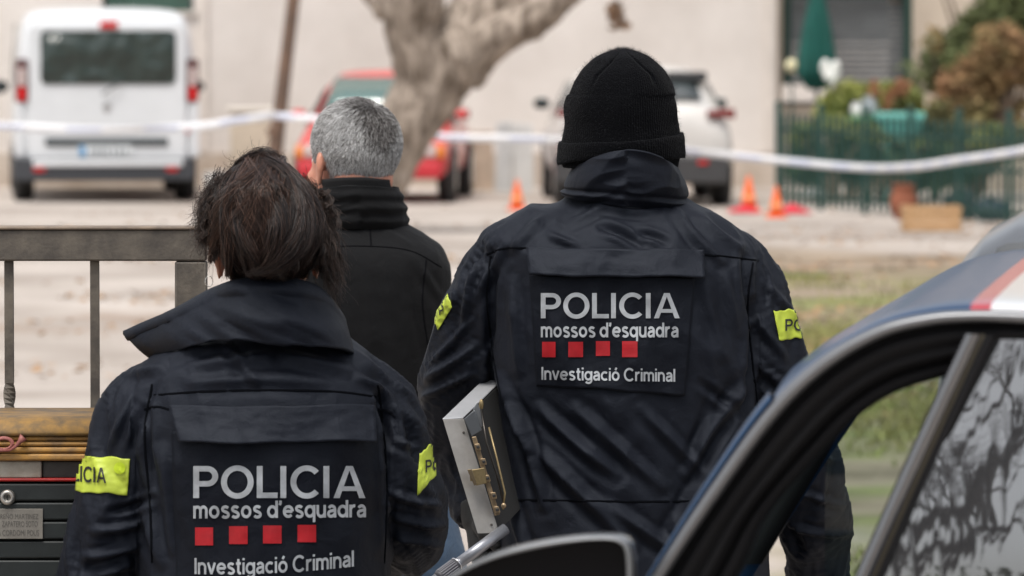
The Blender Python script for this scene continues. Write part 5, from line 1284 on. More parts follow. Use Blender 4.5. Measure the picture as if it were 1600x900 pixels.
    for k in range(30):
        x0 = RNG.uniform(385, 440); x1 = RNG.uniform(345, 490); am = RNG.uniform(8, 24)*RNG.choice([-1, 1]); ph = RNG.uniform(0, 6); tt = np.linspace(0, 1, K); yy = 248+tt*RNG.uniform(120, 190)
        xx = x0+(x1-x0)*tt**.7+am*np.sin(ph+tt*RNG.uniform(3, 6)); xx = 415+np.clip(xx-415, -85*np.sqrt(np.clip(tt*1.6, .1, 1)), 90*np.sqrt(np.clip(tt*1.6, .1, 1)))
        off = 1-((xx-415)/98)**2; dy = -.02-.160*np.clip(off, 0, 1)*np.clip(tt*3, 0, 1)**.7*np.clip((1.15-tt)*2.5, .3, 1)
        P = np.stack([(xx-800)*D/FPX, D+dy, CZ-(yy-35)*D/FPX], -1); n = 90; o_ = RNG.normal(0, .0022, (n, 1, 3))*(1+1.2*np.sin(tt*PI))[None, :, None]
        C = P[None]+o_+.0025*np.stack([vn(np.stack([np.tile(tt*6, n), np.repeat(RNG.uniform(0, 9, n), K), np.full(n*K, c+k*1.7)], 1), c).reshape(n, K) for c in range(3)], -1); CC.append(C)
    strands('hair_swoops', np.concatenate(CC), .0004, .0002, hair_mat('swoop_hair', [(.012, .008, .007), (.046, .026, .020), (.16, .088, .062)], .34, .5), hair)
    # wisps and curls
    n = 1100; K = 16; th = RNG.uniform(-1, 1, n)
    S0 = Vh[RNG.choice(len(Vh), n*6)]; px_ = proj(S0); edge = (np.abs(px_[:, 0]-415) > 62) | (px_[:, 1] < 275); S0 = S0[edge & (px_[:, 1] < 440)][:n]; n = len(S0)
    c0 = np.array([X(415, D), D, at(0, 350, D).z]); dr = S0-c0; dr /= np.linalg.norm(dr, axis=1)[:, None]
    tt = np.linspace(0, 1, K)[None, :, None]; L_ = RNG.uniform(.015, .06, n)[:, None, None]; down = np.array([0, 0, -1.])
    ph = RNG.uniform(0, 6.28, (n, 1)); fr = RNG.uniform(4, 11, (n, 1)); am = RNG.uniform(.001, .006, (n, 1))
    sw = RNG.normal(0, .5, (n, 1, 3))
    C = S0[:, None]+(dr[:, None]*.32+sw*.5)*tt*L_+down*(tt**1.4)*L_*RNG.uniform(-.1, 1.2, (n, 1, 1))
    C[..., 0] += am*np.sin(ph+fr*tt[..., 0])*tt[..., 0]; C[..., 2] += am*np.cos(ph+fr*tt[..., 0])*tt[..., 0]
    strands('hair_wisps', C, .00034, .00016, hair_mat('wisp_hair', [(.03, .017, .012), (.09, .055, .04)], .4), hair)
    # curly side pieces, right and left
    CC = []
    for (x0, y0, x1, y1, cnt, dy) in ((500, 320, 522, 425, 420, -.03), (512, 345, 528, 415, 260, -.02), (488, 300, 516, 350, 260, -.03), (322, 325, 316, 375, 260, -.02), (332, 296, 312, 345, 220, -.02), (500, 400, 528, 455, 160, -.02), (475, 285, 505, 325, 160, -.02), (345, 275, 325, 310, 160, -.02)):
        n = cnt; K = 20; tt = np.linspace(0, 1, K)[None]
        sx = x0+RNG.normal(0, 6, (n, 1)); sy = y0+RNG.normal(0, 8, (n, 1)); ex = x1+RNG.normal(0, 8, (n, 1)); ey = y1+RNG.normal(0, 16, (n, 1)); ph = RNG.normal(1.0*x0, 1.1, (n, 1)); 
        xx = sx+(ex-sx)*tt+6*np.sin(ph+tt*RNG.uniform(5, 12, (n, 1)))*tt; zz = sy+(ey-sy)*tt+4*np.cos(ph+tt*9)*tt
        a0 = np.array(at(0, 0, D)); k = D/FPX
        C = np.stack([(xx-800)*k, D+dy+RNG.normal(0, .015, (n, 1))+.006*np.cos(ph+tt*9), CZ-(zz-35)*k], -1); CC.append(C)
    for C in CC: pass
    for q in range(46):
        left = q % 5 < 2; K = 20; n = 60; tt = np.linspace(0, 1, K)
        x0 = RNG.uniform(322, 352) if left else RNG.uniform(478, 512); y0 = RNG.uniform(296, 352) if left else RNG.uniform(296, 385)
        x1 = x0+(RNG.uniform(-16, 8) if left else RNG.uniform(-6, 22)); y1 = y0+RNG.uniform(30, 70); R_ = RNG.uniform(3, 7); w_ = RNG.uniform(1.2, 2.4)*2*PI; p0 = RNG.uniform(0, 6)
        bx = x0+(x1-x0)*tt+R_*np.sin(p0+w_*tt); by = y0+(y1-y0)*tt; bd = -.035+RNG.uniform(-.03, .02)+R_*D/FPX*np.cos(p0+w_*tt)
        o2 = RNG.normal(0, 1.3, (n, 1, 2))*(1+.8*tt)[None, :, None]; k = D/FPX
        CC.append(np.stack([(bx[None]+o2[..., 0]-800)*k, D+bd[None]+RNG.normal(0, .0012, (n, 1))+0*tt, CZ-(by[None]+o2[..., 1]-35)*k], -1))
    n_ = sum(len(c) for c in CC); strands('hair_curls', np.concatenate(CC), .00036, .00018, hair_mat('curl_hair', [(.010, .007, .006), (.035, .022, .018), (.11, .070, .052)], .4), hair)
    er = at(325, 441, D)+Vector((0, .03, 0)); tv, tf = tube([er+Vector((.006*math.cos(a), .002*math.sin(a), .008*math.sin(a))) for a in np.linspace(0, 2*PI, 20)], .0007, 6)
    mkobj('earring', tv, tf, mat('silver', (.7, .68, .62), .25, metal=1), r, smooth=True)
    legs(r, cx, D, .80, .095, jean, 9, hipw=.18)
    return r
# ================================================================ grey haired man
def man_grey():
    D = 10.6; cx = X(562, D); r = thing('person', (cx, D, 0), 'grey haired man in plain black jacket standing between the two police officers', 'person')
    yaw = .62; hc = at(551, 255, D)+Vector((0, .03, 0)); hp_, T = head_parts(hc, .073, .1, yaw)
    la, lr = PATH(D, [(510, 415, 0, .03), (480, 430, .0, .046), (458, 480, 0, .056), (445, 560, 0, .056), (440, 650, .03, .052), (470, 720, .15, .046)])
    ra, rr = PATH(D, [(615, 415, 0, .03), (646, 430, .0, .046), (664, 480, 0, .055), (676, 560, 0, .056), (682, 650, .03, .052), (650, 720, .15, .046)])
    hl = hand_parts(at(476, 726, D)+Vector((0, .17, 0)), (.6, .6, -.2), -1, (0, .2, -1), .6); hr = hand_parts(at(642, 726, D)+Vector((0, .17, 0)), (-.6, .6, -.2), 1, (0, .2, -1), .6)
    shz = at(560, 380, D).z
    skin3 = skin.copy(); skin3.node_tree.nodes['Principled BSDF'].inputs['Base Color'].default_value = (.56, .25, .17, 1)
    body_mesh(r, hp_+[tube(la, [q*.55 for q in lr], 14), tube(ra, [q*.55 for q in rr], 14)]+hl+hr, cx, D, shz, tuple(hc+Vector((0, -.03, -.05))), .058, skin3, .0045)
    eyes(r, T, .073)
    secs = SEC(D, [(325, 566, 52, .068, .02, 2), (345, 566, 62, .074, .018, 2), (357, 566, 80, .080, .014, 2.1), (370, 565, 103, .090, .010, 2.2), (385, 564, 124, .100, .004, 2.4), (402, 563, 136, .110, 0, 2.5), (430, 562, 142, .120, 0, 2.6), (520, 561, 142, .132, 0, 2.6), (650, 560, 136, .130, 0, 2.5), (760, 560, 140, .132, 0, 2.5), (812, 560, 144, .134, 0, 2.5)])
    st = [(640, 400, 690, 470, 9, 4), (600, 420, 620, 520, 10, 3), (560, 430, 590, 540, 12, 3), (640, 440, 660, 560, 10, -4), (600, 360, 640, 385, 7, 3)]
    V, F, B = jacket(r, 'jacket', secs, [(la, lr), (ra, rr)], D, .0065, st, blackfl, .0022, .003, 25)
    seam('seam', [[(440, 402), (500, 388), (570, 385), (640, 392), (690, 418)], [(578, 356), (580, 384)], [(666, 405), (660, 470), (668, 540)]], B, D, mat('black_seam', (.002, .002, .003), .9, spec=.1), r, .0016, .0010)
    collar(r, 'collar', D, (568, 66, .082, .012, lambda s, b: 353+3*b), (562, 60, .084, .006, lambda s, b: 288+6*s*s), blackfl, 30, 110, .0030, 43, .006, 3, lambda v: .0045*np.sin(np.clip(v*1.05, 0, 1)*PI*3)**2)
    collar(r, 'collar_lining', D, (560, 52, .070, .01, lambda s, b: 310), (556, 55, .078, .008, lambda s, b: 276+5*s*s), mat('fleece', (.010, .010, .011), .95, bump=.5, bscale=300, bdist=.002), 8, 80, .001, 44, .004)
    # short grey hair
    k = .073/.076; R = np.array(Matrix.Rotation(yaw, 3, 'Z')); n = 90000
    d = RNG.normal(size=(n, 3)); d /= np.linalg.norm(d, axis=1)[:, None]
    top = np.array([0, -.012, .035]); rt = np.array([.0765, .0945, .0835])
    P = top+d*rt
    low = P[:, 2] < .02       # nape: pull in to the lower skull
    f = np.clip((.02-P[:, 2])/.09, 0, 1)[:, None]; P2 = P.copy(); P2[:, 0] *= (1-.16*f[:, 0]); P2[:, 1] = np.where(P2[:, 1] < 0, P2[:, 1]*(1-.14*f[:, 0]), P2[:, 1]); P2[:, 2] -= .035*f[:, 0]
    P = P2; x, y, z = P.T
    keep = (z > -.072) & ~((z < .055) & (y > .045)) & ~((z > .05) & (y > .072)) & ~((z < .010) & (y > -.018)) & ~((z < -.03) & (y > -.04)) 
    P = P[keep]; dd = d[keep]; n = len(P)
    crown = np.array([.01, -.055, .105]); w = P-crown; wl = np.linalg.norm(w, axis=1)[:, None]; w = w/wl
    nn = dd/rt; nn /= np.linalg.norm(nn, axis=1)[:, None]
    flow = w+np.cross(nn, w)*.5*np.exp(-wl*18)+np.array([-.25, 0, -.15]); 
    clump = np.stack([vn(P*60, 61), vn(P*60, 62), vn(P*60, 63)], 1)*.55+np.stack([vn(P*25, 64), vn(P*25, 65), 0*x[keep]], 1)*.4
    flow = flow+clump; flow -= nn*(flow*nn).sum(1)[:, None]; flow /= np.linalg.norm(flow, axis=1)[:, None]+1e-9
    L_ = (.013+.008*np.clip(P[:, 2]/.1, 0, 1))*RNG.uniform(.6, 1.15, n); L_ = np.where(P[:, 2] < -.03, L_*.6, L_)
    t = np.linspace(0, 1, 4)
    C = P[:, None]*k+(nn[:, None]*(.50*t-.16*t*t)[None, :, None]+flow[:, None]*(t**1.2)[None, :, None]*.9)*L_[:, None, None]+RNG.normal(0, .0005, (n, 4, 3))
    W_ = C@R.T+np.array(hc)
    g1 = hair_mat('grey_hair', [(.06, .055, .05), (.36, .35, .34), (.80, .80, .80), (.92, .92, .92)], .45, .4)
    # darker hair on top, whiter sides
    dark = hair_mat('dark_grey_hair', [(.015, .012, .010), (.05, .042, .038), (.20, .185, .18), (.60, .59, .58)], .45, .4)
    Pz = P; isd = (vn(Pz*14, 70)*.7+RNG.normal(0, .22, n)+np.exp(-((Pz[:, 0]/.042)**2+((Pz[:, 2]-.075)/.05)**2))*1.3-.35+.25*(Pz[:, 2] < -.02)) > .25
    cap_d = d/np.linalg.norm(d, axis=1)[:, None]
    u = np.linspace(0, PI, 40); v_ = np.linspace(0, 2*PI, 60, endpoint=False); U, Vv = np.meshgrid(u, v_, indexing='ij')
    S_ = np.stack([np.sin(U)*np.cos(Vv), np.sin(U)*np.sin(Vv), np.cos(U)], -1).reshape(-1, 3); Q = top+S_*rt*1.012
    f = np.clip((.02-Q[:, 2])/.09, 0, 1); Q[:, 0] *= (1-.16*f); Q[:, 1] = np.where(Q[:, 1] < 0, Q[:, 1]*(1-.14*f), Q[:, 1]); Q[:, 2] -= .035*f
    x, y, z = Q.T; kp = (z > -.070) & ~((z < .055) & (y > .045)) & ~((z > .05) & (y > .070)) & ~((z < .012) & (y > -.020)) & ~((z < -.03) & (y > -.04)); Fq = gridfaces(40, 60, True); Fq = Fq[kp[Fq].all(1)]
    cap = mkobj('hair', (Q*k)@R.T+np.array(hc), Fq[:, ::-1], mat('scalp_grey', (.16, .145, .135), .8, var=.3, vscale=60), r, smooth=True)
    strands('hair_strands', W_[~isd], .00034, .00016, g1, cap); strands('hair_strands', W_[isd], .00034, .00016, dark, cap)
    legs(r, cx, D, .86, .115, jean, 5, hipw=.19)
    return r
man_beanie(); woman(); man_grey()

# ================================================================ metal case under the arm
def metal_case():
    D = 9.40; s = D/FPX
    A = at(692, 656, D); B_ = at(724, 654, D+.012); Cc_ = at(746, 834, D-.02)
    e1 = Cc_-A; e2 = (B_-A); e3 = at(768, 583, D+.24)-A
    # widths: front face widens downwards a little
    r = thing('metal_case', A+e1, 'thin silver metal case with brass latches held under the beanie man\'s arm', 'case')
    f4 = at(780, 833, D-.005)
    beige = mat('anodised_beige', (.33, .315, .295), .42, metal=.35, var=.10, vscale=40, bump=.25, bscale=900, bdist=.0006)
    silver_ = mat('brushed_silver', (.52, .53, .55), .38, metal=.45, var=.06, vscale=30)
    darkm = mat('case_dark', (.03, .03, .03), .6)
    g = .0012
    e1n = e1.normalized(); e2n = e2.normalized(); e3n = e3.normalized()
    MB().prism([A, B_, f4, Cc_], e3n*.002).build('front_plate', beige, r, bev=.0008)
    MB().hexa(A-e1n*.0022, e2, e3, e1n*.002).build('top_plate', silver_, r, bev=.0006)
    MB().hexa(A+e3n*.0025+e1n*.001, e2*.12, e3*.97, e1*.99).build('side_shell', beige, r, bev=.001)
    MB().prism([A+e2*.2+e3n*.004+e1n*.002, B_+e3n*.004+e1n*.002, f4+e3n*.004-e1n*.002, Cc_+e2*.2+e3n*.004-e1n*.002], e3*.9).build('lid_shell', darkm, r, bev=.001)
    for q in (.12, .93): MB().lathe([(.0020, 0), (.0022, .0008), (.0008, .0012)], A+e2*.82+e1*q+(-e3n)*.0005, 14, Matrix.Rotation(PI/2, 3, 'X')).build('rivet', mat('rivet_dark', (.12, .11, .10), .4, metal=.6), r)
    brass = mat('brass', (.36, .27, .17), .45, metal=.75, var=.25, vscale=120); brd = mat('dull_brass', (.30, .23, .12), .45, metal=.7, var=.2, vscale=90); stl = mat('case_steel', (.35, .36, .37), .3, metal=.9)
    def pp(name, pts, D_, t, m, bev=.0008): return MB().plate(pts, D_, t).build(name, m, r, bev=bev)
    fd = lambda y: D-.02*(y-656)/178-.008
    pp('hinge_leaf', [(737, 683), (744, 682), (781, 804), (773, 806)], D-.016, .006, brass)
    for (x, y) in ((741, 694), (750, 717), (756, 743), (766, 770), (771, 792)):
        pp('hinge_knuckle', [(x, y), (x+8, y-1), (x+11, y+9), (x+3, y+10)], D-.022, .006, brass); pp('knuckle_pin', [(x+3, y+3), (x+8, y+2), (x+9, y+6), (x+4, y+7)], D-.024, .003, darkm)
    pp('latch', [(733, 735), (757, 731), (761, 755), (744, 759), (742, 751), (735, 752)], D-.026, .008, brd)
    pp('latch_tab', [(730, 734), (737, 733), (745, 757), (741, 759)], D-.031, .006, mat('tab_bronze', (.17, .13, .08), .4, metal=.6))
    pp('corner_bracket', [(739, 640), (746, 628), (757, 660), (752, 668)], D+.02, .006, stl)
    pp('corner_bracket', [(725, 655), (742, 640), (753, 672), (737, 682)], D-.004, .006, mat('grey_steel', (.16, .17, .18), .35, metal=.7))
    MB().add(*ellipsoid(at(752, 632, D+.01), (.004, .004, .009), 8)).build('corner_stud', brd, r, smooth=True)
    MB().tube([at(752, 640, D-.0), at(760, 690, D-.02), at(776, 740, D-.03), at(788, 790, D-.03)], .0022, 8).build('wire_rod', mat('dark_rod', (.05, .045, .04), .3, metal=.8), r, smooth=True)
    MB().tube([at(764, 668, D-.0), at(776, 715, D-.02), at(789, 770, D-.03), at(786, 796, D-.032)], .0018, 8).build('wire_rod', brd, r, smooth=True)
    MB().add(*ellipsoid(at(787, 790, D-.035), (.0045, .003, .0045), 8)).build('rod_end', brass, r, smooth=True)
metal_case()
D = 9.34; r = thing('monopod', at(640, 930, D), 'grey metal tube with ribbed dark collar held below the silver case', 'tube')
gm = mat('grey_tube', (.33, .34, .37), .35, metal=.6, var=.1, vscale=40)
MB().tube([at(790, 826, D+.05), at(712, 884, D)], .0095, 20).build('tube', gm, r, smooth=True)
pa, pb = at(714, 882, D), at(684, 904, D-.02)
MB().tube([pa, pa.lerp(pb, .06), pa.lerp(pb, .08), pa.lerp(pb, .9), pb], [.0125, .0125, .0115, .0115, .010], 20).build('collar_ring', mat('dark_grip', (.07, .07, .08), .5), r, smooth=True)
mb = MB()
ax = (pb-pa).normalized(); sA = ax.cross(Vector((0, 1, 0))).normalized(); sB = ax.cross(sA)
for k in range(18):
    a = 2*PI*k/18; o_ = (sA*math.cos(a)+sB*math.sin(a))*.0118; mb.tube([pa.lerp(pb, .12)+o_, pa.lerp(pb, .85)+o_], .0009, 5)
mb.build('grip_ribs', mat('light_rib', (.20, .20, .22), .4), r)
mb = MB(); mb.tube([pa+ax*-.001, pa+ax*.0015], .0132, 20); mb.build('bright_ring', mat('bright_ring', (.7, .7, .72), .25, metal=.9), r, smooth=True)
MB().tube([pb, at(560, 1000, D-.06)], .0095, 20).build('tube', gm, r, smooth=True)
# lettering on the letter box plate
plateB = bvh([(-2, MD-.0116, 0), (2, MD-.0116, 0), (2, MD-.0116, 3), (-2, MD-.0116, 3)], [(0, 1, 2, 3)])
pi_ = mat('plate_engraving', (.09, .085, .075), .6)
for s_t, bx in (("OREÑO MARTINEZ", (-6, 801, 60, 811)), ("ZAPATERO SOTO", (3, 814, 59, 823)), ("A CORDOMI POUS", (-4, 828, 61, 837))):
    drape('plate_lettering', text_mesh(s_t, .0), bx, plateB, MD, pi_, npl, .0006, nx=4, ny=2)
# ================================================================ police car (right foreground), local axes: x rearwards, y away from us, z up
ANG = -math.radians(8)
O = at(1030, 900, 6.3); O.z = 0
cr_, sr_ = math.cos(ANG), math.sin(ANG)
RV = Vector((cr_, sr_, 0)); AW = Vector((-sr_, cr_, 0))
pc = thing('police_car', O, 'dark blue and white police car with red stripe, its door frame filling the lower right', 'police car', None, ANG)
def cp(px, py, w=0.0):
    """local point on the car's upright plane, w metres away from its near side"""
    d = at(px, py, 10)-Vector((0, 0, CZ)); o = Vector((0, 0, CZ)); P0 = O+AW*w
    t = (P0-o).dot(AW)/d.dot(AW); q = o+d*t-O
    return Vector((q.dot(RV), q.dot(AW), q.z))
def cpoly(pts, m=60, w=0.0):
    Q = catmull(np.array(pts, float), m); return [cp(x, y, w) for x, y in Q]
navyp = mat('navy_paint', (.010, .040, .100), .38, coat=.3, spec=.3, bump=.12, bscale=7)
whitep = mat('car_white', (.72, .72, .73), .3, coat=.8); stripep = mat('car_red_stripe', (.40, .018, .03), .35, coat=.6)
trim_m = mat('satin_trim', (.20, .205, .215), .33, metal=.55, var=.05, vscale=20)
seal_m = mat('rubber_seal', (.008, .008, .009), .7, spec=.2, bump=.1, bscale=200, bdist=.001); inner_m = mat('inner_frame', (.007, .007, .008), .75, spec=.2)
ib = mat('interior_dark', (.012, .012, .013), .8)
# outlines traced on the near side, from low at the front to the rear
rail_o = [(905, 1075), (1017, 900), (1100, 772), (1196, 640), (1280, 560), (1370, 510), (1450, 490), (1520, 485), (1600, 487), (1760, 497), (1990, 530), (2250, 600)]
rail_i = [(925, 1085), (1036, 905), (1116, 785), (1211, 655), (1291, 578), (1376, 528), (1453, 508), (1520, 503), (1600, 505), (1755, 515), (1980, 548), (2235, 618)]
open_i = [(1040, 1085), (1148, 900), (1194, 808), (1304, 686), (1348, 646), (1395, 618), (1456, 598), (1520, 585), (1600, 578), (1750, 580), (1960, 608), (2200, 670)]
M_ = 120
RO, RI, OI = cpoly(rail_o, M_), cpoly(rail_i, M_), cpoly(open_i, M_)
def sweep(name, A, B_, prof, m, w0=0, parent=pc):
    """prof: (t across from A to B, depth away)"""
    V = []
    for a, b in zip(A, B_):
        for t, dp in prof: V.append(a.lerp(b, t)+Vector((0, dp+w0, 0)))
    return mkobj(name, V, gridfaces(len(A), len(prof)), m, parent, world=False, smooth=True)
sweep('window_trim', RO, RI, [(-.02, .03), (-.02, .008), (.12, -.002), (.5, -.006), (.88, -.002), (1.02, .008), (1.02, .03)], trim_m)
sweep('door_seal', RI, OI, [(-.02, .012), (.03, .020), (.08, .026), (.13, .018), (.22, .012), (.33, .014), (.40, .024), (.46, .026), (.52, .020), (.60, .022), (.66, .034), (.72, .044), (.76, .046)], seal_m)
sweep('aperture_lip', RI, OI, [(.72, .048), (.76, .036), (.88, .034), (.97, .044), (1.0, .062), (1.0, .12), (.6, .14)], inner_m)
# roof skin: from the rail over to the far side, colours change along the car
def roof_part(name, i0, i1, m):
    V = []; cross = [(0, -.0), (.004, .002), (.009, .008), (.016, .013), (.04, .020), (.10, .028), (.25, .036), (.5, .043), (.80, .046), (1.1, .043), (1.35, .036), (1.5, .028), (1.56, .02), (1.60, 0)]
    for i in range(i0, i1+1):
        a = RO[i]; z = a.z
        for w, h in cross:
            taper = np.clip((z-1.15)/.30, 0, 1)
            V.append(Vector((a.x-.03*math.sin(w/1.6*PI)*np.clip(1-(i-ia)/12, 0, 1), w+.004, z+.004-.010*math.exp(-w/.010)+h*(.02+.12*np.clip((i-ia)/max(1, ic-ia), 0, 1)))))
    return mkobj(name, V, gridfaces(i1-i0+1, len(cross)), m, pc, world=False, smooth=True)
def idx(px):      # first rail sample whose pixel column is past px
    Q = catmull(np.array(rail_o, float), M_); return int(np.argmax(Q[:, 0] > px))
ia, ib_, ic = idx(1205), idx(1512), idx(1542)
roof_part('roof', ia, ib_, navyp); roof_part('roof_stripe', ib_, ic, stripep); roof_part('roof_rear', ic, M_-1, whitep)
# near windscreen pillar, outer face (navy) beside the rail
V = []
for i in range(0, ia+1):
    a = RO[i]; t = np.clip(i/ia, 0, 1); wd_ = .003+.006*t
    n_ = Vector((-(RO[min(i+1, M_-1)]-a).z, 0, (RO[min(i+1, M_-1)]-a).x)).normalized()
    for k, (f, dp) in enumerate(((0, .004), (.3, -.001), (.7, .004), (1.0, .02), (1.3, .06))): V.append(a+n_*wd_*f+Vector((0, dp, 0)))
mkobj('windscreen_pillar', V, gridfaces(ia+1, 5), navyp, pc, world=False, smooth=True)
V = []
for i in range(0, ia+1):
    a = RO[i]
    for dp, h in ((0, 0), (.05, .0), (.05, -.06), (0, -.05)): V.append(Vector((a.x+.02, a.y+1.60-dp, a.z+h)))
mkobj('windscreen_pillar', V, gridfaces(ia+1, 4, True), navyp, pc, world=False, smooth=True)
# windscreen between the two pillars, header under the roof
clear = bpy.data.materials.new('clear_glass'); clear.use_nodes = True; t = clear.node_tree; t.nodes.clear()
o_ = t.nodes.new('ShaderNodeOutputMaterial'); mx = t.nodes.new('ShaderNodeMixShader'); tr = t.nodes.new('ShaderNodeBsdfTransparent'); tr.inputs[0].default_value = (.55, .66, .64, 1)
gl = t.nodes.new('ShaderNodeBsdfGlossy'); gl.inputs['Roughness'].default_value = .03; fz = t.nodes.new('ShaderNodeFresnel'); fz.inputs[0].default_value = 1.45
t.links.new(fz.outputs[0], mx.inputs[0]); t.links.new(tr.outputs[0], mx.inputs[1]); t.links.new(gl.outputs[0], mx.inputs[2]); t.links.new(mx.outputs[0], o_.inputs[0])
V = []
for i in range(0, ia+1):
    a = RO[i]
    for k in range(9):
        u = k/8; V.append(Vector((a.x+.012-.03*math.sin(u*PI), .05+1.5*u, a.z-.006)))
mkobj('windscreen', V, gridfaces(ia+1, 9), clear, pc, world=False, smooth=True)
# far side window glass and its frame, mirrored on the far side
FS = 1.56
V = []
for a in (RI[20:]):
    for f in (0, 1): V.append(Vector((a.x, FS, a.z-.01 if f == 0 else 1.0)))
far = mkobj('far_side_glass', V, gridfaces(len(RI[20:]), 2), clear, pc, world=False)
V = []
for a, b in zip(RI, OI):
    for t_, dp in ((0, 0), (.5, 0), (.5, .04), (0, .04)): V.append(Vector((a.x*(1-t_)+b.x*t_, FS+dp-.02, a.z*(1-t_)+b.z*t_)))
mkobj('far_window_frame', V, gridfaces(M_, 4, True), seal_m, pc, world=False)
# centre pillar strip with glossy applique, seals either side
L0, L1 = (1509, 521), (1240, 1130)      # left edge
R0, R1 = (1553, 524), (1287, 1130)
def strip(name, f0, f1, m, w, th, bulge=0, parent=pc):
    V = []; n = 40
    for k in range(n):
        v = k/(n-1); bx = 5*math.sin(v*PI)
        l = (L0[0]*(1-v)+L1[0]*v-bx, L0[1]*(1-v)+L1[1]*v); r_ = (R0[0]*(1-v)+R1[0]*v-bx, R0[1]*(1-v)+R1[1]*v)
        for j in range(7):
            f = f0+(f1-f0)*j/6; p = cp(l[0]*(1-f)+r_[0]*f, l[1]*(1-f)+r_[1]*f); V.append(p+Vector((0, w-bulge*math.sin(j/6*PI), 0)))
        V.append(V[-1]+Vector((0, th, 0))); V.insert(len(V)-8, V[-8]+Vector((0, th, 0)))
    return mkobj(name, V, gridfaces(n, 9), m, parent, world=False, smooth=True)
gloss = mat('piano_black', (.06, .062, .068), .12, coat=1, spec=.9, ior=1.7, bump=.22, bscale=26, bdist=.004, stretch=(1, 1, .35))
strip('pillar_cover', 0, .52, gloss, -.004, .03, .004); strip('pillar_trim', .50, .72, mat('bronze_trim', (.12, .11, .085), .35, metal=.6), .002, .03, .001); strip('pillar_seal', .70, 1.12, seal_m, .0, .03, .003)
strip('pillar_core', -.08, 1.2, inner_m, .035, .05)
# rear side glass leaning inwards, wavy, reflects trees and sky
rg = bpy.data.materials.new('rear_side_glass'); rg.use_nodes = True; t = rg.node_tree; N = t.nodes; L = t.links; b = N['Principled BSDF']
b.inputs['Base Color'].default_value = (.035, .037, .040, 1); b.inputs['Roughness'].default_value = .02; b.inputs['IOR'].default_value = 2.2; b.inputs['Specular IOR Level'].default_value = .9
tc = N.new('ShaderNodeTexCoord'); mp = N.new('ShaderNodeMapping'); mp.inputs['Rotation'].default_value = (0, .5, 0); mp.inputs['Scale'].default_value = (9, 3, 2.4)
nz = N.new('ShaderNodeTexNoise'); nz.inputs['Scale'].default_value = 1; nz.inputs['Detail'].default_value = 3.5; nz.inputs['Distortion'].default_value = .3
bu = N.new('ShaderNodeBump'); bu.inputs['Distance'].default_value = .0011; bu.inputs['Strength'].default_value = 1
L.new(tc.outputs['Object'], mp.inputs[0]); L.new(mp.outputs[0], nz.inputs[0]); L.new(nz.outputs['Fac'], bu.inputs['Height']); L.new(bu.outputs[0], b.inputs['Normal'])
top = catmull(np.array([(1548, 524), (1600, 522), (1700, 527), (1850, 545), (1960, 565)], float), 24); bot = catmull(np.array([(1283, 1130), (1400, 1135), (1560, 1140), (1800, 1145), (1960, 1150)], float), 24)
V = []; n = 24
for i in range(24):
    for k in range(n):
        v = k/(n-1); p = cp(*(top[i]*(1-v)+bot[i]*v), .022-.055*v-.012*math.sin(v*PI)); V.append(p)
mkobj('rear_side_window', V, gridfaces(24, n), rg, pc, world=False, smooth=True)
# lower body, bonnet, wheels
x_s = cp(905, 1075).x; zb = cp(905, 1080).z
st = [(-3.0, .30, .92, .95, .86, .6), (-2.9, .26, .98, 1.02, .88, .7), (-.9, .25, .99, 1.03, .89, .70), (.0, .25, .99, 1.03, .89, .70), (.62, .25, .95, 1.00, .88, .68), (1.3, .27, .86, .92, .84, .62), (1.52, .35, .7, .74, .74, .5)]
V = []; F = []; n = 16
for (xx, *q) in [(-s_[0], *s_[1:]) for s_ in st][::-1]:
    for (y, z) in section(*q): V.append((xx+x_s*0+.15, y+.86, z))
m_ = len(st)
for k in range(m_-1):
    for i in range(n): j = (i+1) % n; F.append((k*n+i, k*n+j, (k+1)*n+j, (k+1)*n+i))
F.append(list(range(n))); F.append([(m_-1)*n+i for i in range(n)][::-1])
lb = mkobj('body', V, F, navyp, pc, world=False, smooth=True, sub=1)
MB().box((.15, .86, .99), (1.0, 1.5, .06)).build('dashboard', ib, pc, world=False, bev=.02)
for x in (-.75, 2.05):
    for y in (.10, 1.62):
        w_ = MB().lathe([(.19, -.1), (.29, -.1), (.32, -.06), (.32, .06), (.29, .1), (.19, .1)], (x, y, .32), 28, Matrix.Rotation(PI/2, 3, 'X')).build('wheel', tyre_m, pc, world=False, bev=.01)
        MB().lathe([(.05, -.07), (.20, -.06), (.20, .06), (.05, .07)], (x, y, .32), 24, Matrix.Rotation(PI/2, 3, 'X')).build('rim', rim_m, w_, world=False)
# door mirror: shell with satin rim and dark glass, standing out towards us
mz = cp(840, 840, -.16)
def mr(px, py, w=-.16): return cp(px, py, w)
outl = [(640, 960), (672, 925), (716, 892), (772, 866), (835, 849), (900, 840), (950, 838), (975, 844), (985, 860), (988, 900), (984, 960), (968, 1010), (920, 1035), (780, 1040), (690, 1020), (648, 990)]
Q = catmull(np.array(outl+[outl[0]], float), 90)[:-1]; c0 = Q.mean(0)
V = []; rings = [(1.0, -.16), (1.012, -.150), (1.01, -.13), (.93, -.06), (.78, .0), (.5, .03), (.05, .04)]
for f, w in rings:
    for q in Q: V.append(cp(*(c0+(q-c0)*f), -.16)+Vector((0, w+.16, 0)))
V_ = V; sh_ = mkobj('mirror_shell', V, gridfaces(len(rings), len(Q), True), mat('mirror_black', (.02, .02, .022), .25, coat=.6), pc, world=False, smooth=True)
V = []
inn = [(1.0, -.160), (.992, -.166), (.972, -.168), (.950, -.162), (.945, -.150)]
for f, w in inn:
    for q in Q:
        dd = (q-c0); ln = np.linalg.norm(dd); V.append(cp(*(c0+dd*(1-(1-f)*170/ln)), -.16)+Vector((0, w+.16, 0)))
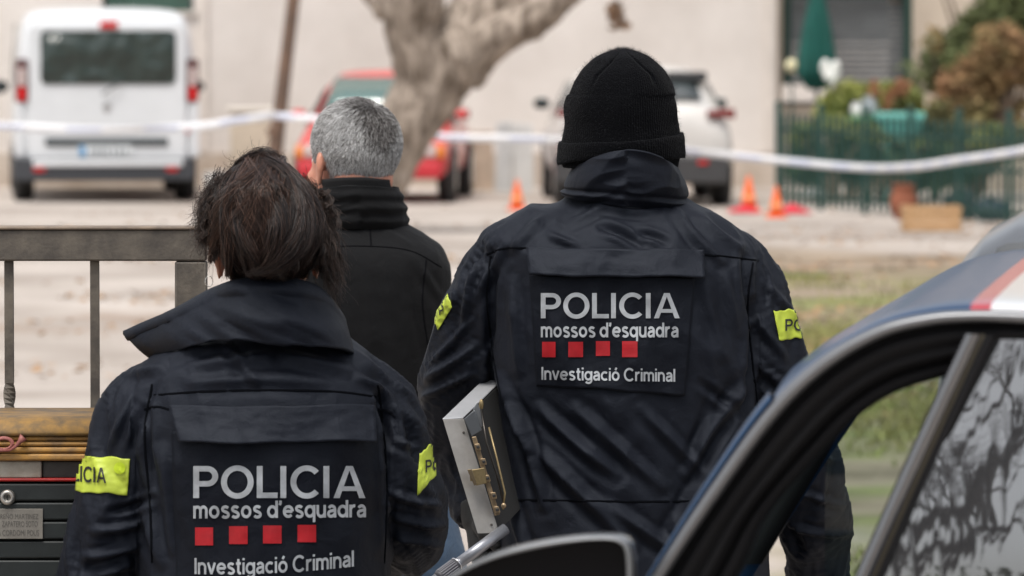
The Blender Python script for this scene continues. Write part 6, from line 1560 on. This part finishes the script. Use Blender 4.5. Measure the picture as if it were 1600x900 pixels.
mkobj('mirror_rim', V, gridfaces(len(inn), len(Q), True), mat('mirror_satin', (.25, .26, .27), .35, metal=.6), sh_, world=False, smooth=True)
V = []
for q in Q:
    dd = (q-c0); ln = np.linalg.norm(dd); V.append(cp(*(c0+dd*(1-.055*170/ln)), -.16)+Vector((0, .012, 0)))
mkobj('mirror_glass', V, [list(range(len(V)))], mat('dark_mirror', (.004, .004, .005), .25, spec=.15), sh_, world=False)
MB().tube([cp(960, 1000, -.10), cp(985, 1010, -.04), cp(1000, 1015, .02)], [.03, .03, .035], 10).build('mirror_arm', mat('mirror_black', (.02, .02, .022)), pc, world=False, smooth=True)

# ================================================================ silver car farther back on the right
sv = mat('silver_paint', (.13, .14, .155), .35, metal=.3, coat=.4)
D = 12.0
sx = 0.985
st = [(0, .40, .80, 1.22, .66, .48), (.05, .33, .85, 1.33, .72, .53), (.16, .30, .88, 1.435, .78, .60), (.42, .28, .88, 1.455, .84, .66), (1.0, .27, .87, 1.46, .87, .70), (2.3, .27, .86, 1.43, .87, .65), (2.9, .27, .85, 1.36, .87, .62), (3.5, .27, .84, .98, .87, .68), (4.2, .28, .74, .82, .84, .62), (4.35, .35, .6, .66, .75, .5)]
EDGE[0] = .035
sc_ = Car('car', (sx, D+.9, 0), math.radians(-8), 'silver car parked beyond the police car, only its rear roof corner showing', 'car', st, sv)
sc_.sidewin('quarter_window', [((.05, .5), (.19, .5), (.24, .95), (.15, .95))], mat('grey_glass', (.10, .105, .11), .12, coat=.4)); sc_.sidewin('side_window', [((.22, .1), (1.0, .1), (1.0, .97), (.27, .97)), ((1.06, .1), (1.8, .1), (1.8, .97), (1.06, .97)), ((1.9, .1), (3.1, .1), (2.75, .88), (1.9, .88))])
sc_.endglass('windscreen', 3.5, 2.9)
sc_.wheels((.75, 3.4), .77, .31, .2)

# ================================================================ bare trees behind the photographer (seen only mirrored in the window)
def bare_tree(x, y, h, seed, label):
    rt = random.Random(seed); o = thing('bare_tree', (x, y, 0), label, 'tree', 'bare trees behind the photographer')
    mb = MB(); tr_ = MB()
    def grow(p, d, L_, r, lv, B):
        q = p+d*L_; mid = (p+q)/2+Vector((rt.uniform(-.05, .05), rt.uniform(-.05, .05), rt.uniform(-.03, .05)))*L_*2
        B.tube([p, mid, q], [r, r*.8, r*.62], 6 if lv < 2 else 4, False)
        if lv >= 6: return
        for k in range(3 if lv < 5 else 2):
            dd = (d+Vector((rt.uniform(-.75, .75), rt.uniform(-.75, .75), rt.uniform(-.2, .45)))).normalized(); grow(q if k else mid.lerp(q, .6), dd, L_*rt.uniform(.62, .82), r*.55, lv+1, mb)
    grow(Vector((0, 0, 0)), Vector((rt.uniform(-.1, .1), 0, 1)).normalized(), h*.30, h*.022, 0, tr_)
    bk = mat('dark_bark', (.055, .045, .037), .9)
    tr_.build('trunk', bk, o, world=False, smooth=True); mb.build('crown', bk, o, world=False)
for x, y, h, s_, l_ in ((-2.6, -8, 11, 1, 'nearest bare winter tree mirrored in the police car rear window'), (-4.6, -14, 10, 2, 'taller bare tree farther back in the window reflection'), (-10, -15, 10, 4, 'bare tree at the far left of the group behind the photographer')):
    bare_tree(x, y, h, s_, l_)

# unseen wood added behind the photographer, cuts low sky light, fills reflections
bl = []
for k in range(46): bl.append((RNG.uniform(-50, 50), RNG.uniform(-42, -28), RNG.uniform(.5, 3.0), RNG.uniform(2.5, 4.5), 2.5, RNG.uniform(2.5, 4.5)))
tw = leafball('wood', bl, 26000, .42, mat('wood_leaf', (.07, .085, .04), .9, island=.5), None)
tag(tw, kind='stuff')
